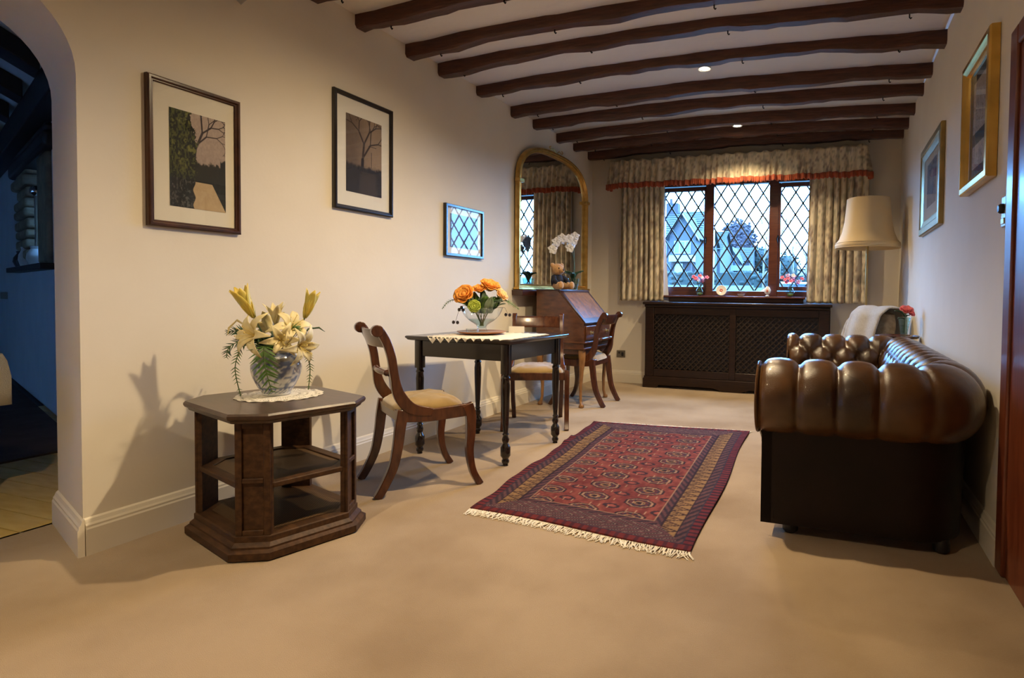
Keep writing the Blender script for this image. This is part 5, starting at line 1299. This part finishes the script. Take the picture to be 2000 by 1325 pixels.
for k, (dy, hh) in enumerate(((-0.25, 0.52), (-0.02, 0.55))):
    pth = crv([(0, 0, 0.08), (0.01, 0.0, 0.30), tuple(yv * dy * 0.4 + up * (hh - 0.02)), tuple(yv * dy + up * (hh - 0.05)), tuple(yv * (dy - 0.10) + xv * 0.02 + up * (hh - 0.17))], 24)
    m = MB(); m.tube(pth, 0.0028, 6); st_ = obj('flower_stem', m, 'stem_green', t)
    for j in range(8):
        i = int(len(pth) * (0.42 + 0.56 * j / 8)); i = min(i, len(pth) - 1); p = Vector(pth[i]) + xv * 0.025 * (1 if j % 2 else -0.4) + up * (0.012 if j % 2 else -0.014)
        mb = MB(); dd = (xv * 1.0 + yv * (-0.6 if j % 2 else 0.3) + up * -0.1)
        for q in range(5):
            pm_ = petal_mesh(0.050 if q % 2 else 0.056, 0.056 if q in (1, 4) else 0.040, 0.25, 0.25, 5, 5); pm_.xf(dir_mat((0, 0, 0), dd, q * 2 * PI / 5 + 0.3) @ Matrix.Rotation(-0.25, 4, 'Y')); mb.add(pm_.v, pm_.f)
        obj('blossom', mb, 'orchid_white', t, angle=80, solid=0.0012, loc=tuple(p))

# ---- rose in a glass on the little table
t = thing('bud_vase', 'tapered clear glass vase on the small pie-crust table', 'vase', (0.535, 5.055, 0.767))
m = MB(); m.lathe([(0.022, 0), (0.026, 0.002), (0.026, 0.02), (0.030, 0.05), (0.047, 0.150), (0.045, 0.150), (0.027, 0.05), (0.022, 0.024), (0.001, 0.022)], 24); obj('glass', m, 'vase_glass', t)
m = MB(); m.lathe([(0.001, 0.024), (0.022, 0.026), (0.033, 0.09), (0.001, 0.09)], 18, cap=False); obj('water', m, 'clear_glass', t)
q = Vector((0.545, 5.045, 0.96)); rose(tuple(q), (0.1, -0.5, 0.8), 0.05, 'rose_coral', 'coral pink rose in the glass vase by the wall', 'coral roses')
rose((0.575, 5.06, 0.945), (0.5, -0.5, 0.5), 0.032, 'rose_coral', 'smaller coral bud turned towards the sofa wall', 'coral roses')
t = thing('rose_leaves', 'dark leaves and stem of the coral rose in the vase', 'leaves', (0.535, 5.055, 0.80))
m = MB(); m.tube([(0, 0, 0), (0.008, -0.01, 0.15)], 0.003, 6); obj('stem', m, 'stem_green', t)
leaf(t, (0, -0.01, 0.12), (-0.075, -0.03, 0.165), 0.03, 'leaf_dark'); leaf(t, (0, -0.01, 0.10), (-0.05, -0.03, 0.10), 0.028, 'leaf_dark'); leaf(t, (0.01, -0.02, 0.12), (0.03, -0.05, 0.13), 0.026, 'leaf_dark')

# ---- ornaments on the window sill
SZ = 1.063; SY = YF - 0.055
for k, (x, side) in enumerate(((-1.432, 'bureau'), (-0.428, 'lamp'))):
    t = thing('bud_vase', 'little round glass vase on the sill, %s side' % side, 'vase', (x, SY, SZ), 0, 'glass vases on the window sill')
    m = MB(); m.lathe(crv([(0.022, 0), (0.040, 0.022), (0.044, 0.05), (0.034, 0.078), (0.022, 0.098), (0.026, 0.122), (0.028, 0.125)], 24), 22, cap=False); obj('glass', m, 'vase_glass', t)
    m = MB(); m.lathe([(0.001, 0.004), (0.026, 0.012), (0.034, 0.03), (0.001, 0.034)], 16, cap=False); obj('water', m, 'leaf_lime', t)
    b = thing('pink_posy', 'pink and lilac flowers in the sill vase on the %s side' % side, 'flowers', (x, SY, SZ + 0.06), 0, 'posies on the window sill')
    r = np.random.RandomState(3 + k)
    for j in range(13):
        a = j * 2.4; R = 0.025 + 0.075 * r.rand(); p = (math.cos(a) * R * 1.2, math.sin(a) * R * 0.40, 0.085 + 0.085 * r.rand())
        m = MB(); m.tube([(0, 0, -0.02), (p[0] * 0.4, p[1] * 0.4, p[2] * 0.6), p], 0.0014, 5); obj('stem', m, 'stem_green', b)
        mb = MB()
        for q_ in range(5):
            pm_ = petal_mesh(0.032, 0.028, 0.3, 0.4, 4, 4); pm_.xf(dir_mat((0, 0, 0), (p[0] * 4, -0.8 + p[1], 0.6), q_ * 1.256) @ Matrix.Rotation(-0.6, 4, 'Y')); mb.add(pm_.v, pm_.f)
        obj('blossom', mb, ('pink_petal', 'lilac_petal', 'orchid_white', 'pink_petal')[j % 4] if j > 2 else 'pink_petal', b, angle=80, solid=0.001, loc=p)
t = thing('display_plate', 'white china plate with a red flower propped on the sill', 'plate', (-1.185, SY + 0.01, SZ), 0.1)
m = MB(); m.lathe([(0.001, 0.006), (0.036, 0.006), (0.058, 0.012), (0.060, 0.010), (0.038, 0.001), (0.001, 0.0)], 32); m.xf(Matrix.Translation((0, 0.004, 0.062)) @ Matrix.Rotation(PI / 2 - 0.2, 4, 'X')); obj('dish', m, 'white_china', t)
m = MB()
for q_ in range(6): m.ball((0.013 * math.cos(q_), 0.013 * math.sin(q_), 0.007), (0.008, 0.008, 0.0015), 8, 4)
m.xf(Matrix.Translation((0, 0.004, 0.062)) @ Matrix.Rotation(PI / 2 - 0.2, 4, 'X')); obj('painted_flower', m, 'china_red', t)
m = MB(); m.box(-0.02, 0.02, -0.012, 0.02, 0, 0.01); obj('stand', m, 'dark_oak', t)
m = MB(); m.lathe([(0.020, 0), (0.03, 0.004), (0.042, 0.026), (0.039, 0.026), (0.028, 0.008), (0.001, 0.006)], 24, wob=lambda q, z: 1 + 0.04 * math.cos(8 * q)); o = obj('china_dish', m, 'white_china', loc=(-0.962, SY, SZ)); tag(o, 'tiny white china dish at the middle of the sill', 'dish')
t = thing('china_figurine', 'white shell-shaped china ornament on the sill beside the mullion', 'ornament', (-0.672, SY - 0.005, SZ))
m = MB(); m.lathe([(0.020, 0), (0.022, 0.006), (0.010, 0.014), (0.012, 0.02)], 16); obj('foot', m, 'white_china', t)
m = MB(); m.lathe([(0.010, 0.018), (0.030, 0.04), (0.034, 0.07), (0.022, 0.10), (0.010, 0.112)], 24, wob=lambda q, z: 1 + 0.10 * math.cos(9 * q)); m.xf(Matrix.Diagonal((1, 0.5, 1, 1))); obj('shell', m, 'white_china', t)
m = MB(); m.ball((0, -0.018, 0.06), (0.012, 0.003, 0.016), 10, 6); obj('painted_rose', m, 'china_red', t)
# ================================================================= outside the window
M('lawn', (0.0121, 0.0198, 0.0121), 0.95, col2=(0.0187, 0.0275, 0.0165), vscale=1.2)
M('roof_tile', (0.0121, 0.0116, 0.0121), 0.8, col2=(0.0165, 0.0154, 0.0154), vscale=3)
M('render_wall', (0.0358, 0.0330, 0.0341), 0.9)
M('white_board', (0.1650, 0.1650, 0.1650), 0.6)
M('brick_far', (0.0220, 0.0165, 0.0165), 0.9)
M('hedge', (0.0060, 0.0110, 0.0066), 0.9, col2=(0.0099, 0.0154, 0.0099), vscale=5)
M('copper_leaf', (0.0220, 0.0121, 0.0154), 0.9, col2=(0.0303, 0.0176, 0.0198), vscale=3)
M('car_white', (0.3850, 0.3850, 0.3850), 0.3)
M('dark_glass', (0.03, 0.04, 0.05), 0.1)
def gz(y): return 0.12 + 1.245 * min(1, max(0, (y - 24) / 6)) + 0.055 * max(0, y - 30)
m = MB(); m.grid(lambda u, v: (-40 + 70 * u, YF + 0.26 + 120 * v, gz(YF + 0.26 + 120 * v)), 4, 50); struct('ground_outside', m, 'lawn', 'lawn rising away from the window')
def house(name, label, x0, x1, y, dpt, zg, ze, zr, gable=None, chim=None, band=None, wins=()):
    """ridge runs along x; gable = (xc, half, apex z) bay facing us"""
    t = thing(name, label, 'house', ((x0 + x1) / 2, y, zg)); xm = (x0 + x1) / 2
    def pt(x, yy, z): return (x - xm, yy - y, z - zg)
    m = MB(); m.add([pt(x0, y, zg), pt(x1, y, zg), pt(x1, y + dpt, zg), pt(x0, y + dpt, zg), pt(x0, y, ze), pt(x1, y, ze), pt(x1, y + dpt, ze), pt(x0, y + dpt, ze), pt(x0, y + dpt / 2, zr), pt(x1, y + dpt / 2, zr)],
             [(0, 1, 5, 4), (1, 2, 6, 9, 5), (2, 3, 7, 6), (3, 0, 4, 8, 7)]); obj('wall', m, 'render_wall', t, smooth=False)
    n_ = 12
    rf = None
    for k in range(n_):                                     # tile courses, each lapping the next
        a, b = k / n_, (k + 1.12) / n_; m = MB()
        ya, za = y - 0.25 + (dpt / 2 + 0.25) * a, ze - 0.1 + (zr - ze + 0.1) * a; yb_, zb_ = y - 0.25 + (dpt / 2 + 0.25) * min(b, 1), ze - 0.1 + (zr - ze + 0.1) * min(b, 1)
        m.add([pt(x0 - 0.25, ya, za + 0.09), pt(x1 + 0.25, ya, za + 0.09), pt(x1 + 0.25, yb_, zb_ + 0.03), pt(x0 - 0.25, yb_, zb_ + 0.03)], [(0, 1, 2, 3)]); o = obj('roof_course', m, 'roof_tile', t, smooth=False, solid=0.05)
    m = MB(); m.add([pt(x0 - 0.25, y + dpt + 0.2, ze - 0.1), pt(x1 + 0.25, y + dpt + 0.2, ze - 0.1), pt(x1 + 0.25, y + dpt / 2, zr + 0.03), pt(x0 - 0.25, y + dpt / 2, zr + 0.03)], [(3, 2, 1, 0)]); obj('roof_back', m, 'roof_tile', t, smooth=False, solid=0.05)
    if gable:
        xc, hw, za = gable; y2 = y - 1.2
        m = MB(); m.add([pt(xc - hw, y2, zg), pt(xc + hw, y2, zg), pt(xc + hw, y2, ze), pt(xc, y2, za), pt(xc - hw, y2, ze), pt(xc - hw, y + 2, zg), pt(xc + hw, y + 2, zg), pt(xc + hw, y + 2, ze), pt(xc, y + 2.6, za), pt(xc - hw, y + 2, ze)],
                 [(0, 1, 2, 3, 4), (1, 6, 7, 2), (0, 4, 9, 5)]); gb = obj('gable', m, 'render_wall', t, smooth=False)
        for s in (-1, 1):
            m = MB(); m.add([pt(xc, y2 - 0.25, za + 0.12), pt(xc + s * (hw + 0.3), y2 - 0.25, ze - 0.25), pt(xc + s * (hw + 0.3), y + 2, ze - 0.25), pt(xc, y + 2.6, za + 0.12)], [(0, 1, 2, 3)]); obj('gable_roof', m, 'roof_tile', t, smooth=False, solid=0.08)
            m = MB(); m.add([pt(xc, y2 - 0.27, za + 0.14), pt(xc + s * (hw + 0.3), y2 - 0.27, ze - 0.23), pt(xc + s * (hw + 0.3), y2 - 0.27, ze - 0.42), pt(xc, y2 - 0.27, za - 0.08)], [(0, 1, 2, 3)]); obj('bargeboard', m, 'white_board', gb, smooth=False, solid=0.05)
    for (a, b, c, d, yo) in wins:
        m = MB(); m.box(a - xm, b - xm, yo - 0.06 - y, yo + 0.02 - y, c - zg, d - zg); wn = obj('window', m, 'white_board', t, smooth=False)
        nw = 3 if b - a > 0.8 else 2
        for k in range(nw):
            w0, w1 = a + (b - a) * k / nw + 0.06, a + (b - a) * (k + 1) / nw - 0.06
            m = MB(); m.box(w0 - xm, w1 - xm, yo - 0.08 - y, yo - 0.05 - y, c + 0.08 - zg, d - 0.08 - zg); obj('window_pane', m, 'dark_glass', wn, smooth=False)
    if band:
        a, b, c, d, yo = band
        m = MB(); m.box(a - xm, b - xm, yo - 1.0 - y, yo - y, c - zg, d - zg); obj('porch_fascia', m, 'white_board', t, smooth=False)
        m = MB(); m.box(a + 0.2 - xm, b - 0.2 - xm, yo - 0.7 - y, yo - y, 0, c - zg); obj('porch', m, 'brick_far', t, smooth=False)
        m = MB(); m.box(a + 0.35 - xm, a + (b - a) * 0.55 - xm, yo - 0.74 - y, yo - 0.7 - y, 0, c - 0.12 - zg); obj('garage_door', m, 'white_board', t, smooth=False)
    if chim:
        a, b, c, d = chim; m = MB(); m.box(a - xm, b - xm, dpt / 2 - 0.4, dpt / 2 + 0.4, c - zg, d - zg); ch_ = obj('chimney', m, 'brick_far', t, smooth=False)
        m = MB(); m.lathe([(0.14, 0), (0.11, 0.4)], 10); obj('chimney_pot', m, 'brick_far', ch_, loc=((a + b) / 2 - xm, dpt / 2, d - zg))
g42 = gz(42)
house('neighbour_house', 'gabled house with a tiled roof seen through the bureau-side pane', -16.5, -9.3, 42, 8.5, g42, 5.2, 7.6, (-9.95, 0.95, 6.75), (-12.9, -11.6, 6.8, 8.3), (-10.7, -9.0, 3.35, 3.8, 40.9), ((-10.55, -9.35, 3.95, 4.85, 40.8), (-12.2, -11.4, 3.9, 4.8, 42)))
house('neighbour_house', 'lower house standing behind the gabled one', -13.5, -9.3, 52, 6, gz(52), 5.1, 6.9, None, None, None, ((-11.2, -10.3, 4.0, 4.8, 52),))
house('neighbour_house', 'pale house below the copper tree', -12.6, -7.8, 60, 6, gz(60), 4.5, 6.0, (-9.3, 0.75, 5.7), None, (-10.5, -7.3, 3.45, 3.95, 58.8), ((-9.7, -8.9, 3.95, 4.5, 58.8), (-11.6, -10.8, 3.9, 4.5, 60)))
def tree(name, label, x, y, zc, rx, rz_, mat, group, zb=None, seed=0, n=800, lf=0.5):
    r = np.random.RandomState(seed); g0 = gz(y) - 0.05; t = thing(name, label, 'tree', (x, y, g0), 0, group)
    m = MB(); m.tube([(0, 0, 0), (0.1, 0, (zc - g0) * 0.5), (0, 0, zc - g0)], [0.3 * rx / 2, 0.22 * rx / 2, 0.1 * rx / 2], 8); obj('trunk', m, 'stem_brown', t)
    m = MB()
    for k in range(n):
        d = r.randn(3); d /= np.linalg.norm(d); q = (0.72 + 0.33 * r.rand()); p = (d[0] * rx * q, d[1] * rx * q, zc - g0 + d[2] * rz_ * q); s = lf * (0.5 + 0.6 * r.rand()) * rx / 2
        m.ball(p, (s * 0.36, s * 0.36, s * 0.30), 6, 4)
    m.ball((0, 0, zc - g0), (rx * 0.82, rx * 0.82, rz_ * 0.82), 14, 10)
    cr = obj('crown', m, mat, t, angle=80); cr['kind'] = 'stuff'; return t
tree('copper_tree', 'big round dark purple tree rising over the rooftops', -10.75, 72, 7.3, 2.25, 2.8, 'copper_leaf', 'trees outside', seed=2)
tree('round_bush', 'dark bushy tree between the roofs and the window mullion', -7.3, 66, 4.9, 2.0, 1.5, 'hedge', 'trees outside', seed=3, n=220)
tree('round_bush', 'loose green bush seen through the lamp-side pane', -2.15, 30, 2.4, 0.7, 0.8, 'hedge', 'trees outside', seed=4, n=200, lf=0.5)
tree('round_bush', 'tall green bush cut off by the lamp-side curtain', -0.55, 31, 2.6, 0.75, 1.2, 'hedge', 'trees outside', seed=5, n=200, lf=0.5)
def bare(label, x, y, h, seed):
    r = np.random.RandomState(seed); t = thing('bare_tree', label, 'tree', (x, y, gz(y) - 0.05), 0, 'bare trees outside'); m = MB()
    def rec(p, d, L, w_, dep):
        e = p + d * L; m.tube([tuple(p), tuple(e)], [w_, w_ * 0.7], 5)
        if dep: 
            for k in range(3): rec(e, (d + Vector((r.randn() * 0.35, r.randn() * 0.35, 0.1 + 0.2 * r.rand()))).normalized(), L * 0.68, w_ * 0.6, dep - 1)
    rec(Vector((0, 0, 0)), Vector((0, 0, 1)), h * 0.34, h * 0.016, 4); obj('branches', m, 'stem_brown', t)
bare('slender bare tree in the lamp-side pane', -1.35, 24, 3.3, 1); bare('taller bare tree touching the lamp-side curtain', -0.95, 26, 4.0, 2); bare('thin bare sapling in the middle pane near the mullion', -3.2, 30, 4.4, 3)
for k, (x0, x1, y, h, lab) in enumerate(((-16, -4.2, 36, 0.85, 'clipped green hedge in front of the houses'), (-4.0, 1.2, 33, 0.75, 'lower clipped hedge in the lamp-side view'))):
    r = np.random.RandomState(70 + k); m = MB(); n_ = int((x1 - x0) * 8); m.box(0, x1 - x0, -0.3, 0.3, 0, h - 0.1)
    for j in range(n_ * 3): m.ball((r.rand() * (x1 - x0), -0.3 + 0.6 * r.rand(), h * (0.15 + 0.75 * r.rand())), (0.22, 0.16, 0.14), 6, 4)
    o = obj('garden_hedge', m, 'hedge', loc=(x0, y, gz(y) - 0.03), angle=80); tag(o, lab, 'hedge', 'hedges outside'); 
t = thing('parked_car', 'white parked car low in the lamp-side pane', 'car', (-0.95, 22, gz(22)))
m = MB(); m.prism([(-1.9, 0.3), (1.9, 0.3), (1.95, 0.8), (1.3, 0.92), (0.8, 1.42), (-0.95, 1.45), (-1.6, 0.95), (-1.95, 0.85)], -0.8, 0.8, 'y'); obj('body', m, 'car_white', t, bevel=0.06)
m = MB(); m.prism([(-1.35, 0.95), (1.15, 0.95), (0.75, 1.36), (-0.9, 1.38)], -0.81, 0.81, 'y'); obj('window', m, 'dark_glass', t, smooth=False)
for x in (-1.2, 1.2):
    m = MB(); m.prism([(x + 0.32 * math.cos(a), 0.32 + 0.32 * math.sin(a)) for a in np.linspace(0, 2 * PI, 17)[:-1]], -0.82, 0.82, 'y'); obj('wheel', m, 'black_part', t)
